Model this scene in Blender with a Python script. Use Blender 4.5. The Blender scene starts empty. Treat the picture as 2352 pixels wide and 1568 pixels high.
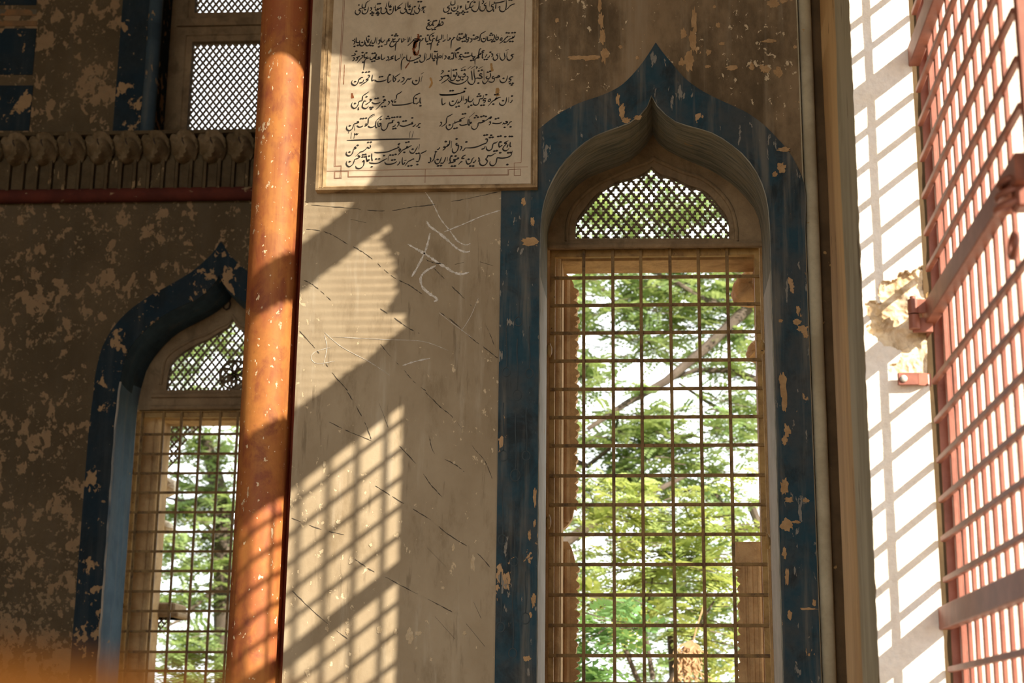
import bpy, math, random
from mathutils import Vector, Matrix, geometry

# ------------------------------------------------------------------ camera, sky, sun, exposure
random.seed(7)
scene = bpy.context.scene
col = scene.collection
F, PX, PY, EYE = 3610.0, 1276.0, 784.0, 1.6
TH, PS, RO = math.radians(14.1), math.radians(3.0), 0.0045
FW = Vector((-math.sin(PS)*math.cos(TH), math.cos(PS)*math.cos(TH), math.sin(TH)))
_r = Vector((math.cos(PS), math.sin(PS), 0.0)); _u = _r.cross(FW)
CR = math.cos(RO)*_r + math.sin(RO)*_u
CU = math.cos(RO)*_u - math.sin(RO)*_r
cd = bpy.data.cameras.new('camera'); cam = bpy.data.objects.new('camera', cd); col.objects.link(cam)
cd.sensor_width = 36.0; cd.lens = F/2352*36.0; cd.shift_x = -(PX-1176)/2352
cd.clip_start = 0.02; cd.clip_end = 300
m = Matrix((CR, CU, -FW)).transposed().to_4x4(); m.translation = (0, 0, EYE)
cam.matrix_world = m
cd.dof.use_dof = True; cd.dof.focus_distance = 7.1; cd.dof.aperture_fstop = 2.8
scene.camera = cam

world = bpy.data.worlds.new('sky'); scene.world = world; world.use_nodes = True
wb = world.node_tree.nodes['Background']; wb.inputs[0].default_value = (0.93, 0.97, 1.0, 1); wb.inputs[1].default_value = 2.2
KX, KZ = 1.066, 0.853                       # sunlight travels (-KX, 1, -KZ)
sl = bpy.data.lights.new('sun', 'SUN'); sun = bpy.data.objects.new('sun', sl); col.objects.link(sun)
sl.energy = 9.6; sl.angle = math.radians(0.47); sl.color = (1.0, 0.875, 0.70)
sun.location = (12, -12, 12)
sun.rotation_euler = Vector((-KX, 1.0, -KZ)).to_track_quat('-Z', 'Y').to_euler()
vs = scene.view_settings
scene.display_settings.display_device = 'sRGB'
vs.view_transform = 'Standard'; vs.look = 'None'; vs.exposure = 0.35; vs.gamma = 1.0; vs.use_curve_mapping = False

YC, YCB = 6.85, 7.40       # front of the middle wall, back of its window niche
YL, YLB = 10.1, 10.5       # front of the far-left wall, back of its niche
XG, XI, YR = 0.985, 0.765, 5.15   # gate face, inner face of the right wall, reveal face

def ray(x, y):
    return FW + CR*((x-PX)/F) - CU*((y-PY)/F)
def at(x, y, Y):
    d = ray(x, y); d = d*(Y/d.y); return Vector((d.x, Y, d.z+EYE))
def xz(x, y, Y):
    p = at(x, y, Y); return (p.x, p.z)
def atX(x, y, X):
    d = ray(x, y); d = d*(X/d.x); return Vector((X, d.y, d.z+EYE))
def pts(s, Y):
    v = [float(t) for t in s.split()]
    return [xz(v[i], v[i+1], Y) for i in range(0, len(v), 2)]

# ------------------------------------------------------------------ mesh helpers
class MB:
    def __init__(s): s.v = []; s.f = []; s.mi = []; s.cur = 0
    def add(s, vs_, fs):
        n = len(s.v); s.v += [Vector(p) for p in vs_]
        for q in fs: s.f.append([i+n for i in q]); s.mi.append(s.cur)
    def box(s, x0, x1, y0, y1, z0, z1):
        s.add([(x0,y0,z0),(x1,y0,z0),(x1,y1,z0),(x0,y1,z0),(x0,y0,z1),(x1,y0,z1),(x1,y1,z1),(x0,y1,z1)],
              [(0,3,2,1),(4,5,6,7),(0,1,5,4),(1,2,6,5),(2,3,7,6),(3,0,4,7)])
    def bbox(s, x0, x1, y0, y1, z0, z1, b=0.003):
        """box with bevelled long edges all round"""
        vs_ = []; idx = {}
        for ix, (X, sx) in enumerate(((x0,1),(x1,-1))):
            for iy, (Y, sy) in enumerate(((y0,1),(y1,-1))):
                for iz, (Z, sz) in enumerate(((z0,1),(z1,-1))):
                    idx[ix,iy,iz,0] = len(vs_); vs_.append((X, Y+sy*b, Z+sz*b))
                    idx[ix,iy,iz,1] = len(vs_); vs_.append((X+sx*b, Y, Z+sz*b))
                    idx[ix,iy,iz,2] = len(vs_); vs_.append((X+sx*b, Y+sy*b, Z))
        I = idx; fs = []
        for i in (0,1):
            a = [I[i,0,0,0],I[i,1,0,0],I[i,1,1,0],I[i,0,1,0]]; fs.append(a if i else a[::-1])
            a = [I[0,i,0,1],I[1,i,0,1],I[1,i,1,1],I[0,i,1,1]]; fs.append(a[::-1] if i else a)
            a = [I[0,0,i,2],I[1,0,i,2],I[1,1,i,2],I[0,1,i,2]]; fs.append(a if i else a[::-1])
        for i in (0,1):
            for j in (0,1):
                fs.append([I[i,j,0,0],I[i,j,1,0],I[i,j,1,1],I[i,j,0,1]])
                fs.append([I[i,0,j,0],I[i,1,j,0],I[i,1,j,2],I[i,0,j,2]])
                fs.append([I[0,i,j,1],I[1,i,j,1],I[1,i,j,2],I[0,i,j,2]])
                for k in (0,1): fs.append([I[i,j,k,0],I[i,j,k,1],I[i,j,k,2]])
        s.add(vs_, fs)
    def plate(s, outer, holes, y0, y1, back=True, rims=None):
        """flat slab in the XZ plane with holes, between y0 (front) and y1"""
        loops = [outer] + list(holes)
        tri = geometry.tessellate_polygon([[Vector((a, b, 0)) for a, b in L] for L in loops])
        flat = [p for L in loops for p in L]
        s.add([(a, y0, b) for a, b in flat], [tuple(t) for t in tri])
        if back: s.add([(a, y1, b) for a, b in flat], [tuple(t)[::-1] for t in tri])
        for k, L in enumerate(loops):
            if rims is not None and k not in rims: continue
            n = len(L)
            s.add([(a, y0, b) for a, b in L] + [(a, y1, b) for a, b in L],
                  [(i, (i+1) % n, n+(i+1) % n, n+i) for i in range(n)])
    def loft(s, rings, closed=False, cap=False):
        n = len(rings[0]); vs_ = [p for r in rings for p in r]; fs = []
        for k in range(len(rings)-1):
            for i in range(n if closed else n-1):
                j = (i+1) % n; fs.append((k*n+i, k*n+j, (k+1)*n+j, (k+1)*n+i))
        if cap: fs += [tuple(range(n))[::-1], tuple((len(rings)-1)*n+i for i in range(n))]
        s.add(vs_, fs)
    def tube(s, path, r, n=8, cap=True, flat=1.0):
        P = [Vector(p) for p in path]; rings = []
        R = r if hasattr(r, '__len__') else [r]*len(P)
        ref = None
        for i, p in enumerate(P):
            t = (P[min(i+1, len(P)-1)] - P[max(i-1, 0)])
            if t.length < 1e-9: t = Vector((0,0,1))
            t.normalize()
            if ref is None: ref = t.orthogonal().normalized()
            ref = (ref - t*ref.dot(t)); ref = ref.normalized() if ref.length > 1e-6 else t.orthogonal().normalized()
            b = t.cross(ref)
            rings.append([p + (ref*math.cos(2*math.pi*k/n) + b*math.sin(2*math.pi*k/n)*flat)*R[i] for k in range(n)])
        s.loft(rings, True, cap)
    def ribbon(s, path, w, y, th=0.0015):
        """brush stroke on the plane Y=y: path of (x,z), half-width list w"""
        n = len(path); L = []; Rr = []
        for i in range(n):
            a = Vector(path[max(i-1,0)]); b = Vector(path[min(i+1,n-1)]); d = b-a
            if d.length < 1e-9: d = Vector((1,0))
            d.normalize(); q = Vector((-d.y, d.x)); p = Vector(path[i])
            L.append(p+q*w[i]); Rr.append(p-q*w[i])
        vs_ = []; fs = []
        for a, b in zip(L, Rr):
            vs_ += [(a.x, y, a.y), (b.x, y, b.y), (a.x, y+th, a.y), (b.x, y+th, b.y)]
        for i in range(n-1):
            k = 4*i
            fs += [(k, k+1, k+5, k+4), (k, k+4, k+6, k+2), (k+1, k+3, k+7, k+5)]
        s.add(vs_, fs)
    def build(s, name, mat, parent=None, smooth=False, local=False, origin=None, tag_=None):
        me = bpy.data.meshes.new(name); ob = bpy.data.objects.new(name, me); col.objects.link(ob)
        off = Vector((0, 0, 0))
        if parent is not None and not local:
            q = parent; off = Vector((0,0,0))
            while q is not None: off += q.location; q = q.parent
        elif parent is None:
            if origin is None:
                lo = [min(p[i] for p in s.v) for i in range(3)]; hi = [max(p[i] for p in s.v) for i in range(3)]
                origin = ((lo[0]+hi[0])/2, (lo[1]+hi[1])/2, lo[2])
            off = Vector(origin); ob.location = off
        me.from_pydata([tuple(p-off) for p in s.v], [], s.f)
        ms = mat if isinstance(mat, (list, tuple)) else [mat]
        for q in ms: me.materials.append(q)
        if len(ms) > 1: me.polygons.foreach_set('material_index', s.mi)
        if smooth:
            me.polygons.foreach_set('use_smooth', [True]*len(me.polygons))
            try: me.set_sharp_from_angle(angle=math.radians(40))
            except Exception: pass
        me.update()
        if parent is not None: ob.parent = parent
        if tag_: tag(ob, *tag_)
        return ob

def tag(o, label=None, cat=None, group=None, kind=None):
    if label: o['label'] = label
    if cat: o['category'] = cat
    if group: o['group'] = group
    if kind: o['kind'] = kind
    return o
def thing(name, loc, label, cat, group=None, rz=0.0):
    o = bpy.data.objects.new(name, None); col.objects.link(o)
    o.empty_display_size = 0.1; o.location = loc; o.rotation_euler = (0, 0, rz)
    return tag(o, label, cat, group)
def struct(name, mb, mat, smooth=False):
    o = mb.build(name, mat, None, smooth); o['kind'] = 'structure'; return o
def smoothpath(P, n=4):
    """Catmull-Rom through 2-D points"""
    P = [Vector(p) for p in P]
    if len(P) < 3: return [tuple(p) for p in P]
    out = []
    for i in range(len(P)-1):
        a = P[max(i-1,0)]; b = P[i]; c = P[i+1]; d = P[min(i+2, len(P)-1)]
        for k in range(n):
            t = k/n
            out.append(tuple(0.5*((2*b)+(c-a)*t+(2*a-5*b+4*c-d)*t*t+(3*b-a-3*c+d)*t**3)))
    out.append(tuple(P[-1])); return out
def resample(P, n):
    P = [Vector(p) for p in P]; L = [0]
    for a, b in zip(P, P[1:]): L.append(L[-1]+(b-a).length)
    out = []; j = 0
    for i in range(n):
        t = L[-1]*i/(n-1)
        while j < len(P)-2 and L[j+1] < t: j += 1
        u = (t-L[j])/max(L[j+1]-L[j], 1e-9); out.append(tuple(P[j].lerp(P[j+1], min(max(u, 0), 1))))
    return out

# ------------------------------------------------------------------ procedural materials
class NT:
    def __init__(s, name, rough=0.85, spec=0.25, metal=0.0):
        s.m = bpy.data.materials.new(name); s.m.use_nodes = True; t = s.m.node_tree
        s.t = t; s.b = t.nodes['Principled BSDF']; s.b.inputs['Roughness'].default_value = rough
        s.b.inputs['Specular IOR Level'].default_value = spec; s.b.inputs['Metallic'].default_value = metal
        s.pos = t.nodes.new('ShaderNodeNewGeometry').outputs['Position']
    def n(s, typ, **k):
        q = s.t.nodes.new(typ)
        for a, b in k.items(): setattr(q, a, b)
        return q
    def link(s, a, b): s.t.links.new(a, b)
    def noise(s, scale, stretch=(1,1,1), detail=5.0, rough=0.6, off=0.0, dist=0.0):
        mp = s.n('ShaderNodeMapping'); mp.inputs['Scale'].default_value = stretch
        mp.inputs['Location'].default_value = (off, off*1.7, off*2.3)
        s.link(s.pos, mp.inputs['Vector'])
        q = s.n('ShaderNodeTexNoise'); q.inputs['Scale'].default_value = scale
        q.inputs['Detail'].default_value = detail; q.inputs['Roughness'].default_value = rough
        q.inputs['Distortion'].default_value = dist
        s.link(mp.outputs[0], q.inputs['Vector']); return q.outputs['Fac']
    def ramp(s, x, lo, hi):
        q = s.n('ShaderNodeMapRange'); q.interpolation_type = 'SMOOTHSTEP'
        s.link(x, q.inputs['Value']); q.inputs['From Min'].default_value = lo; q.inputs['From Max'].default_value = hi
        return q.outputs['Result']
    def math(s, op, a, b):
        q = s.n('ShaderNodeMath', operation=op)
        for i, x in enumerate((a, b)):
            if isinstance(x, (int, float)): q.inputs[i].default_value = x
            else: s.link(x, q.inputs[i])
        return q.outputs[0]
    def mix(s, fac, a, b):
        q = s.n('ShaderNodeMix', data_type='RGBA')
        if isinstance(fac, (int, float)): q.inputs[0].default_value = fac
        else: s.link(fac, q.inputs[0])
        for i, x in ((6, a), (7, b)):
            if isinstance(x, tuple): q.inputs[i].default_value = (*x, 1)
            else: s.link(x, q.inputs[i])
        return q.outputs[2]
    def sep(s):
        q = s.n('ShaderNodeSeparateXYZ'); s.link(s.pos, q.inputs[0]); return q.outputs
    def bump(s, h, strength=0.3, dist=0.01, prev=None):
        q = s.n('ShaderNodeBump'); q.inputs['Strength'].default_value = strength; q.inputs['Distance'].default_value = dist
        s.link(h, q.inputs['Height'])
        if prev is not None: s.link(prev, q.inputs['Normal'])
        return q.outputs[0]
    def done(s, colr, normal=None):
        if isinstance(colr, tuple): s.b.inputs['Base Color'].default_value = (*colr, 1)
        else: s.link(colr, s.b.inputs['Base Color'])
        if normal is not None: s.link(normal, s.b.inputs['Normal'])
        return s.m

def paint(name, c1, c2, scale=3.0, streak=None, peel=None, specks=None, grime=None, rough=0.85, spec=0.2,
          bumpy=0.25, stretch=(1,1,1), grain=None, low=None):
    """aged paint or plaster: two tones, vertical streaks, peeled patches and small flakes"""
    t = NT(name, rough, spec)
    c = t.mix(t.ramp(t.noise(scale, stretch, 6, 0.62), 0.35, 0.66), c1, c2)
    fine = t.noise(38, (1,1,1), 4, 0.65, 3.1)
    c = t.mix(t.math('MULTIPLY', t.ramp(fine, 0.35, 0.75), 0.30), c, tuple(x*0.62 for x in c1))
    if grime:
        gc, amt, gs = grime
        c = t.mix(t.math('MULTIPLY', t.ramp(t.noise(gs, (1,1,0.7), 7, 0.68, 9.0, 0.6), 0.46, 0.68), amt), c, gc)
    if streak:
        sc, amt, ss = streak
        c = t.mix(t.math('MULTIPLY', t.ramp(t.noise(ss, (1,1,0.07), 5, 0.6, 5.0), 0.48, 0.72), amt), c, sc)
    h = t.math('MULTIPLY', fine, 0.4)
    nrm = t.bump(h, bumpy, 0.006)
    for k, pl in enumerate(peel or []):
        pc, thr, ps = pl[:3]; st = pl[3] if len(pl) > 3 else (1,1,1)
        msk = t.noise(ps, st, 8, 0.6, 21.0+7*k, 0.25)
        big = t.noise(ps*0.22, (1,1,1), 3, 0.5, 31.0+3*k)
        msk = t.math('ADD', msk, t.math('MULTIPLY', t.math('SUBTRACT', big, 0.5), 0.45))
        if low: msk = t.math('ADD', msk, t.math('MULTIPLY', t.ramp(t.sep()[2], low[0], low[1]), low[2]))
        mm = t.ramp(msk, thr, thr+0.018)
        c = t.mix(mm, c, t.mix(t.noise(25, (1,1,1), 3, 0.5, 2.0), pc, tuple(x*0.72 for x in pc)))
        nrm = t.bump(t.math('SUBTRACT', 1.0, mm), 0.55, 0.004, nrm)
    if specks:
        sc, thr, ss = specks
        mm = t.ramp(t.noise(ss, (1,1,0.7), 3, 0.5, 47.0), thr, thr+0.02)
        c = t.mix(mm, c, sc)
    if grain:
        g = t.noise(grain, (1,1,1), 6, 0.7, 13.0); nrm = t.bump(g, 0.5, 0.02, nrm)
    return t.done(c, nrm)

def plain(name, c, rough=0.6, metal=0.0, spec=0.3, var=0.25, scale=20):
    t = NT(name, rough, spec, metal)
    return t.done(t.mix(t.ramp(t.noise(scale, (1,1,1), 4, 0.6), 0.3, 0.7), c, tuple(x*(1-var) for x in c)))

TAN = (0.42, 0.29, 0.16)
M = {}
def wall_center_mat():
    t = NT('aged_plaster', 0.85, 0.2)
    x, y, z = t.sep()
    c = t.mix(t.ramp(t.noise(1.6, (1,1,0.7), 7, 0.65), 0.3, 0.7), (0.385,0.315,0.215), (0.285,0.222,0.142))
    c = t.mix(t.math('MULTIPLY', t.ramp(t.noise(9, (1,1,0.35), 6, 0.7, 4), 0.5, 0.72), 0.6), c, (0.20,0.150,0.088))
    c = t.mix(t.math('MULTIPLY', t.ramp(t.noise(26, (1,1,0.14), 4, 0.6, 8), 0.60, 0.74), 0.6), c, (0.15,0.115,0.072))
    c = t.mix(t.math('MULTIPLY', t.ramp(t.noise(17, (1,1,0.12), 5, 0.6, 18), 0.55, 0.75), 0.5), c, (0.47,0.41,0.31))
    # sooty, water-streaked plaster above and right of the window
    wob = t.noise(5, (1,1,1), 4, 0.6, 12)
    zone = t.math('MULTIPLY', t.ramp(t.math('ADD', x, t.math('MULTIPLY', wob, 0.12)), -0.45, -0.33), 1.0)
    soot = t.mix(t.ramp(t.noise(2.6, (1,1,0.5), 8, 0.7, 6), 0.36, 0.64), (0.26,0.185,0.108), (0.095,0.068,0.038))
    soot = t.mix(t.math('MULTIPLY', t.ramp(t.noise(16, (1,1,0.05), 5, 0.6, 5), 0.5, 0.75), 0.6), soot, (0.32,0.26,0.18))
    c = t.mix(zone, c, soot)
    nrm = t.bump(t.noise(40, (1,1,1), 5, 0.65, 3), 0.22, 0.005)
    for thr, sc, off, pc, lim in ((0.648, 9, 3, (0.52,0.34,0.18), 1), (0.645, 30, 17, (0.58,0.47,0.31), 0)):
        mk = t.noise(sc, (1,1,0.8), 8, 0.6, off, 0.3)
        big = t.noise(1.3, (1,1,1), 3, 0.5, off+3)
        mk = t.math('ADD', mk, t.math('MULTIPLY', t.math('SUBTRACT', big, 0.5), 0.35))
        if lim: mk = t.math('ADD', mk, t.math('MULTIPLY', t.math('SUBTRACT', zone, 1.0), 0.16))
        mm = t.ramp(mk, thr, thr+0.015)
        c = t.mix(mm, c, pc); nrm = t.bump(t.math('SUBTRACT', 1.0, mm), 0.5, 0.004, nrm)
    return t.done(c, nrm)
M['center'] = wall_center_mat()
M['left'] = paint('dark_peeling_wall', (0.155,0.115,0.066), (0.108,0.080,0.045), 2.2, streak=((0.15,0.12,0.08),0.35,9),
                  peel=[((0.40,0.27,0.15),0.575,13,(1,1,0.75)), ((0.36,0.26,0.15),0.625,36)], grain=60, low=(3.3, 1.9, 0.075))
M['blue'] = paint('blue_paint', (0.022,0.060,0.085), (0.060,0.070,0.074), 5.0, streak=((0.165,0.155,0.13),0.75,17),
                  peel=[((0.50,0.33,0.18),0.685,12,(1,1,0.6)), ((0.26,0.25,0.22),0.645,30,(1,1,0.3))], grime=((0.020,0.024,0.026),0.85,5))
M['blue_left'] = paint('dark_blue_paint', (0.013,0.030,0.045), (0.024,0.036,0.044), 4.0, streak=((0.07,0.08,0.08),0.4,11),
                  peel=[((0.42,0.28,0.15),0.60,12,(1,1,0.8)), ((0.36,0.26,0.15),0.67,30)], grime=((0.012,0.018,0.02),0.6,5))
M['reveal_right'] = paint('washed_blue_grey', (0.50,0.49,0.45), (0.40,0.39,0.34), 5.0, streak=((0.55,0.48,0.36),0.5,22),
                  peel=[((0.50,0.33,0.18),0.73,12)])
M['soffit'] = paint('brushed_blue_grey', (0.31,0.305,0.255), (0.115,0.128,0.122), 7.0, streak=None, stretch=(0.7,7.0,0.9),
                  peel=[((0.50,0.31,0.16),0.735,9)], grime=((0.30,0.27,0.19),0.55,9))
M['reveal_left'] = paint('blue_wash', (0.155,0.255,0.365), (0.10,0.175,0.26), 3.5, streak=((0.26,0.30,0.33),0.45,16),
                  peel=[((0.48,0.36,0.22),0.74,10)])
M['stone_lit'] = paint('bounce_lit_sandstone', (0.60,0.42,0.22), (0.45,0.295,0.145), 5, grime=((0.26,0.17,0.08),0.6,7), streak=((0.30,0.19,0.09),0.4,14), grain=50)  # lighter copy of the carved stone, light bounced from inside put into the colour
M['roll'] = paint('worn_blue_roll', (0.055,0.088,0.112), (0.032,0.055,0.075), 5, streak=((0.15,0.15,0.13),0.5,14), peel=[((0.42,0.29,0.16),0.60,11,(1,1,0.4))])
M['arch_blue'] = paint('navy_arch_paint', (0.055,0.105,0.15), (0.032,0.062,0.09), 5, streak=((0.13,0.14,0.14),0.35,9), peel=[((0.42,0.29,0.16),0.70,9)])
M['frieze'] = paint('shaded_frieze', (0.135,0.098,0.054), (0.085,0.06,0.032), 9, peel=[((0.40,0.28,0.15),0.66,24,(1,1,.4))], grain=40)  # dark base carries the shade under the lotus buds
M['stone'] = paint('carved_sandstone', (0.36,0.255,0.145), (0.25,0.17,0.095), 5, grime=((0.13,0.09,0.05),0.6,7), streak=((0.17,0.12,0.07),0.4,14), grain=50)
M['jali'] = paint('pierced_stone', (0.20,0.145,0.09), (0.13,0.095,0.06), 8, grime=((0.07,0.05,0.03),0.5,9))
M['fragment'] = paint('broken_sandstone', (0.66,0.46,0.245), (0.48,0.31,0.155), 7, grime=((0.28,0.18,0.09),0.5,9), grain=40)  # base lightened to hold the light bounced from inside
M['sky_lit_stone'] = paint('sky_lit_sandstone', (0.88,0.78,0.60), (0.78,0.66,0.48), 6, grain=40)  # paler base paints in the sky light falling on the knobs
M['column'] = paint('orange_limewash', (0.46,0.180,0.043), (0.31,0.090,0.030), 6.5, streak=((0.53,0.24,0.065),0.55,16), stretch=(1,1,0.55),
                  peel=[((0.70,0.52,0.33),0.665,22,(1,1,0.6))], specks=((0.74,0.58,0.38),0.685,50), grime=((0.20,0.050,0.026),0.85,8), rough=0.6, spec=0.3)
M['quirk'] = paint('dark_red_paint', (0.36,0.075,0.035), (0.22,0.05,0.025), 4)
M['red_band'] = paint('oxblood_paint', (0.13,0.032,0.020), (0.085,0.022,0.016), 6, peel=[((0.40,0.28,0.16),0.645,20,(0.5,1,1.5))])
M['cornice'] = paint('weathered_plaster', (0.27,0.20,0.115), (0.16,0.115,0.062), 7, grime=((0.08,0.055,0.03),0.6,6), peel=[((0.44,0.31,0.17),0.70,26)], grain=40)
M['marble'] = paint('marble_slab', (0.56,0.475,0.345), (0.47,0.385,0.27), 3.0, grime=((0.34,0.26,0.165),0.5,5), streak=((0.42,0.32,0.20),0.30,9), bumpy=0.08, rough=0.55, spec=0.35)
M['tablet_frame'] = paint('stained_marble', (0.47,0.345,0.20), (0.27,0.18,0.09), 9, grime=((0.12,0.078,0.04),0.8,10), rough=0.6)
M['ink'] = plain('black_lettering', (0.020,0.016,0.014), 0.7)
M['red_line'] = plain('red_brown_line', (0.34,0.19,0.12), 0.7)
M['rust'] = plain('rust_stain', (0.20,0.060,0.018), 0.8)
M['ochre_stain'] = plain('ochre_stain', (0.40,0.23,0.08), 0.8)
M['chalk'] = paint('chalk', (0.74,0.71,0.66), (0.46,0.42,0.35), 60, bumpy=0.05)
M['crack'] = plain('crack_line', (0.085,0.070,0.052), 0.9)
M['iron_ochre'] = paint('ochre_painted_iron', (0.44,0.28,0.10), (0.32,0.19,0.065), 9, grime=((0.16,0.09,0.035),0.7,16), specks=((0.06,0.035,0.02),0.70,60), rough=0.55)
M['gate'] = paint('red_oxide_iron', (0.335,0.130,0.090), (0.26,0.092,0.064), 8, grime=((0.15,0.055,0.038),0.5,12), specks=((0.5,0.36,0.22),0.76,70), rough=0.5, spec=0.35)
M['bar_iron'] = paint('rusty_backlit_bar', (0.30,0.185,0.065), (0.20,0.115,0.04), 12, grime=((0.06,0.03,0.015),0.8,20), rough=0.55)  # rust plus backlit shade put into the colour, darker than the frame
M['dark_iron'] = plain('dark_iron', (0.05,0.035,0.028), 0.55)
M['steel'] = plain('worn_steel', (0.62,0.58,0.52), 0.4)
M['white'] = paint('whitewashed_plaster', (0.93,0.89,0.82), (0.86,0.79,0.67), 4, peel=[((0.78,0.64,0.44),0.71,11)], grain=45)
M['rubble'] = paint('exposed_rubble', (0.84,0.72,0.53), (0.60,0.44,0.25), 14, grime=((0.25,0.15,0.07),0.6,18), grain=22)
def pier_mat():
    t = NT('worn_plaster_pier', 0.85, 0.2); x, y, z = t.sep()
    c = t.mix(t.ramp(t.noise(6, (1,1,0.12), 6, 0.65), 0.36, 0.66), (0.62,0.43,0.215), (0.42,0.275,0.13))
    g = t.mix(t.ramp(t.noise(7, (1,1,0.15), 6, 0.65, 4), 0.4, 0.66), (0.43,0.405,0.30), (0.29,0.27,0.19))
    e = t.math('ADD', y, t.math('MULTIPLY', t.math('SUBTRACT', t.noise(3, (1,1,0.25), 5, 0.6, 7), 0.5), 0.22))
    c = t.mix(t.ramp(e, 5.53, 5.50), c, g)
    c = t.mix(t.ramp(t.noise(20, (1,1,0.12), 4, 0.6, 9), 0.66, 0.70), c, (0.10,0.065,0.03))
    return t.done(c, t.bump(t.noise(18, (1,1,0.2), 5, 0.6, 2), 0.35, 0.01))
M['pier'] = pier_mat()
M['rib'] = paint('green_grey_wash', (0.50,0.45,0.32), (0.36,0.31,0.21), 4, streak=((0.46,0.37,0.22),0.5,14), peel=[((0.48,0.31,0.14),0.71,14)])
M['groove'] = paint('brown_plaster', (0.125,0.080,0.040), (0.08,0.052,0.026), 5, peel=[((0.46,0.29,0.12),0.70,12)])
M['floor'] = paint('stone_floor', (0.36,0.27,0.18), (0.28,0.21,0.14), 2)
M['room'] = paint('room_plaster', (0.40,0.31,0.20), (0.32,0.24,0.15), 1.5)
M['earth'] = paint('dry_earth', (0.34,0.26,0.16), (0.26,0.21,0.11), 0.8)
M['bark'] = paint('grey_bark', (0.135,0.11,0.088), (0.08,0.062,0.05), 9, stretch=(1,1,0.3), grain=30)
M['pod'] = plain('dry_pods', (0.52,0.33,0.18), 0.8)
M['wood'] = plain('orange_varnished_wood', (0.50,0.185,0.03), 0.5, scale=8)
def leaf_mat(name, a, b, tr):
    t = NT(name, 0.55, 0.3)
    c = t.mix(t.ramp(t.noise(2.2, (1,1,1), 5, 0.6), 0.35, 0.65), a, b)
    tb = t.n('ShaderNodeBsdfTranslucent'); tb.inputs[0].default_value = (*tr, 1)
    mx = t.n('ShaderNodeMixShader'); mx.inputs[0].default_value = 0.4
    out = t.t.nodes['Material Output']; t.done(c)
    t.link(t.b.outputs[0], mx.inputs[1]); t.link(tb.outputs[0], mx.inputs[2]); t.link(mx.outputs[0], out.inputs['Surface'])
    return t.m
M['leaf'] = leaf_mat('feathery_leaves', (0.35,0.45,0.19), (0.21,0.34,0.145), (0.46,0.56,0.19))
M['leaf_yellow'] = leaf_mat('yellow_green_leaves', (0.46,0.53,0.18), (0.33,0.45,0.16), (0.56,0.60,0.17))
M['leaf_dark'] = leaf_mat('deep_green_leaves', (0.20,0.36,0.14), (0.13,0.27,0.10), (0.28,0.46,0.13))

# ------------------------------------------------------------------ middle wall with its arched window
ZB = 0.75                                   # window sills, below the frame
XWL = at(678, 900, YC).x                    # left edge of the middle wall
XWR = at(1882, 1470, YC).x                  # right edge
F1 = pts("1239 628 1241 524 1248 468 1267 417 1295 372 1328 339 1365 313 1402 298 1435 287 1461 272 1480 254 1491 236 1496 220 "
         "1505 236 1513 247 1531 265 1554 281 1583 290 1617 299 1646 310 1679 332 1709 357 1735 391 1753 428 1763 468 1768 517 1771 598", YC)
B1 = pts("1257 600 1259 535 1272 498 1291 465 1317 435 1350 409 1387 394 1424 380 1454 365 1476 343 1491 325 1499 309 "
         "1508 325 1528 343 1554 357 1587 372 1624 387 1657 406 1687 428 1709 450 1728 472 1739 491 1748 531 1751 600", YCB)
def arch(P, zb):
    """smooth both halves of a pointed ogee, keep the point, drop plumb legs to zb"""
    k = max(range(len(P)), key=lambda i: P[i][1])
    a = smoothpath(P[:k+1], 5); b = smoothpath(P[k:], 5)
    L = [(P[0][0], zb), (P[0][0], (zb+P[0][1])/2)] + a
    Rr = b + [(P[-1][0], (zb+P[-1][1])/2), (P[-1][0], zb)]
    return resample(L, 70), resample(Rr, 70)
def join(h): return h[0] + h[1][1:]
F1h, B1h = arch(F1, ZB), arch(B1, ZB)
F1c, B1c = join(F1h), join(B1h)
w = MB()
outer = [(XWL, 0), (XWR, 0), (XWR, 9), (XWL, 9)]
w.plate(outer, [F1c], YC, YC, back=False, rims=())
w.plate(outer, [B1c], YCB, YCB+0.01, back=True, rims=())
w.add([(XWL, YC, 0), (XWL, YCB, 0), (XWL, YCB, 9), (XWL, YC, 9), (XWR, YC, 0), (XWR, YCB, 0), (XWR, YCB, 9), (XWR, YC, 9)], [(0,1,2,3), (7,6,5,4)])
wall_center = struct('wall_center', w, M['center'])
# niche lining: plumb jambs and the ogee soffit, slightly coved
w = MB(); rings = []
for t, sw in ((0, 0), (0.03, 0.004), (0.35, 0.0), (0.7, 0.0), (1.0, 0)):
    rings.append([(a[0]+(b[0]-a[0])*t, YC+(YCB-YC)*t, a[1]+(b[1]-a[1])*t+sw) for a, b in zip(F1c, B1c)])
zs = F1[0][1]+0.02
n = len(F1c); w.cur = 0
for k in range(len(rings)-1):
    for i in range(n-1):
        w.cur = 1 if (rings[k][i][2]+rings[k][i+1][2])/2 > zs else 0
        w.add([rings[k][i], rings[k][i+1], rings[k+1][i+1], rings[k+1][i]], [(0,1,2,3)])
window_1 = struct('window_1', w, [M['reveal_right'], M['soffit']], smooth=True)
# worn plaster arris round the niche
mb = MB(); mb.tube([(x+.0015*math.sin(i*2.3), YC-0.002, z) for i, (x, z) in enumerate(F1c)], 0.0045, 6)
mb.build('plaster_edge', M['soffit'], window_1, smooth=True)
# sill
mb = MB(); mb.box(F1[0][0], F1[-1][0], YC, YCB+0.4, ZB-0.1, ZB); mb.build('sill', M['stone'], window_1)

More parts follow.
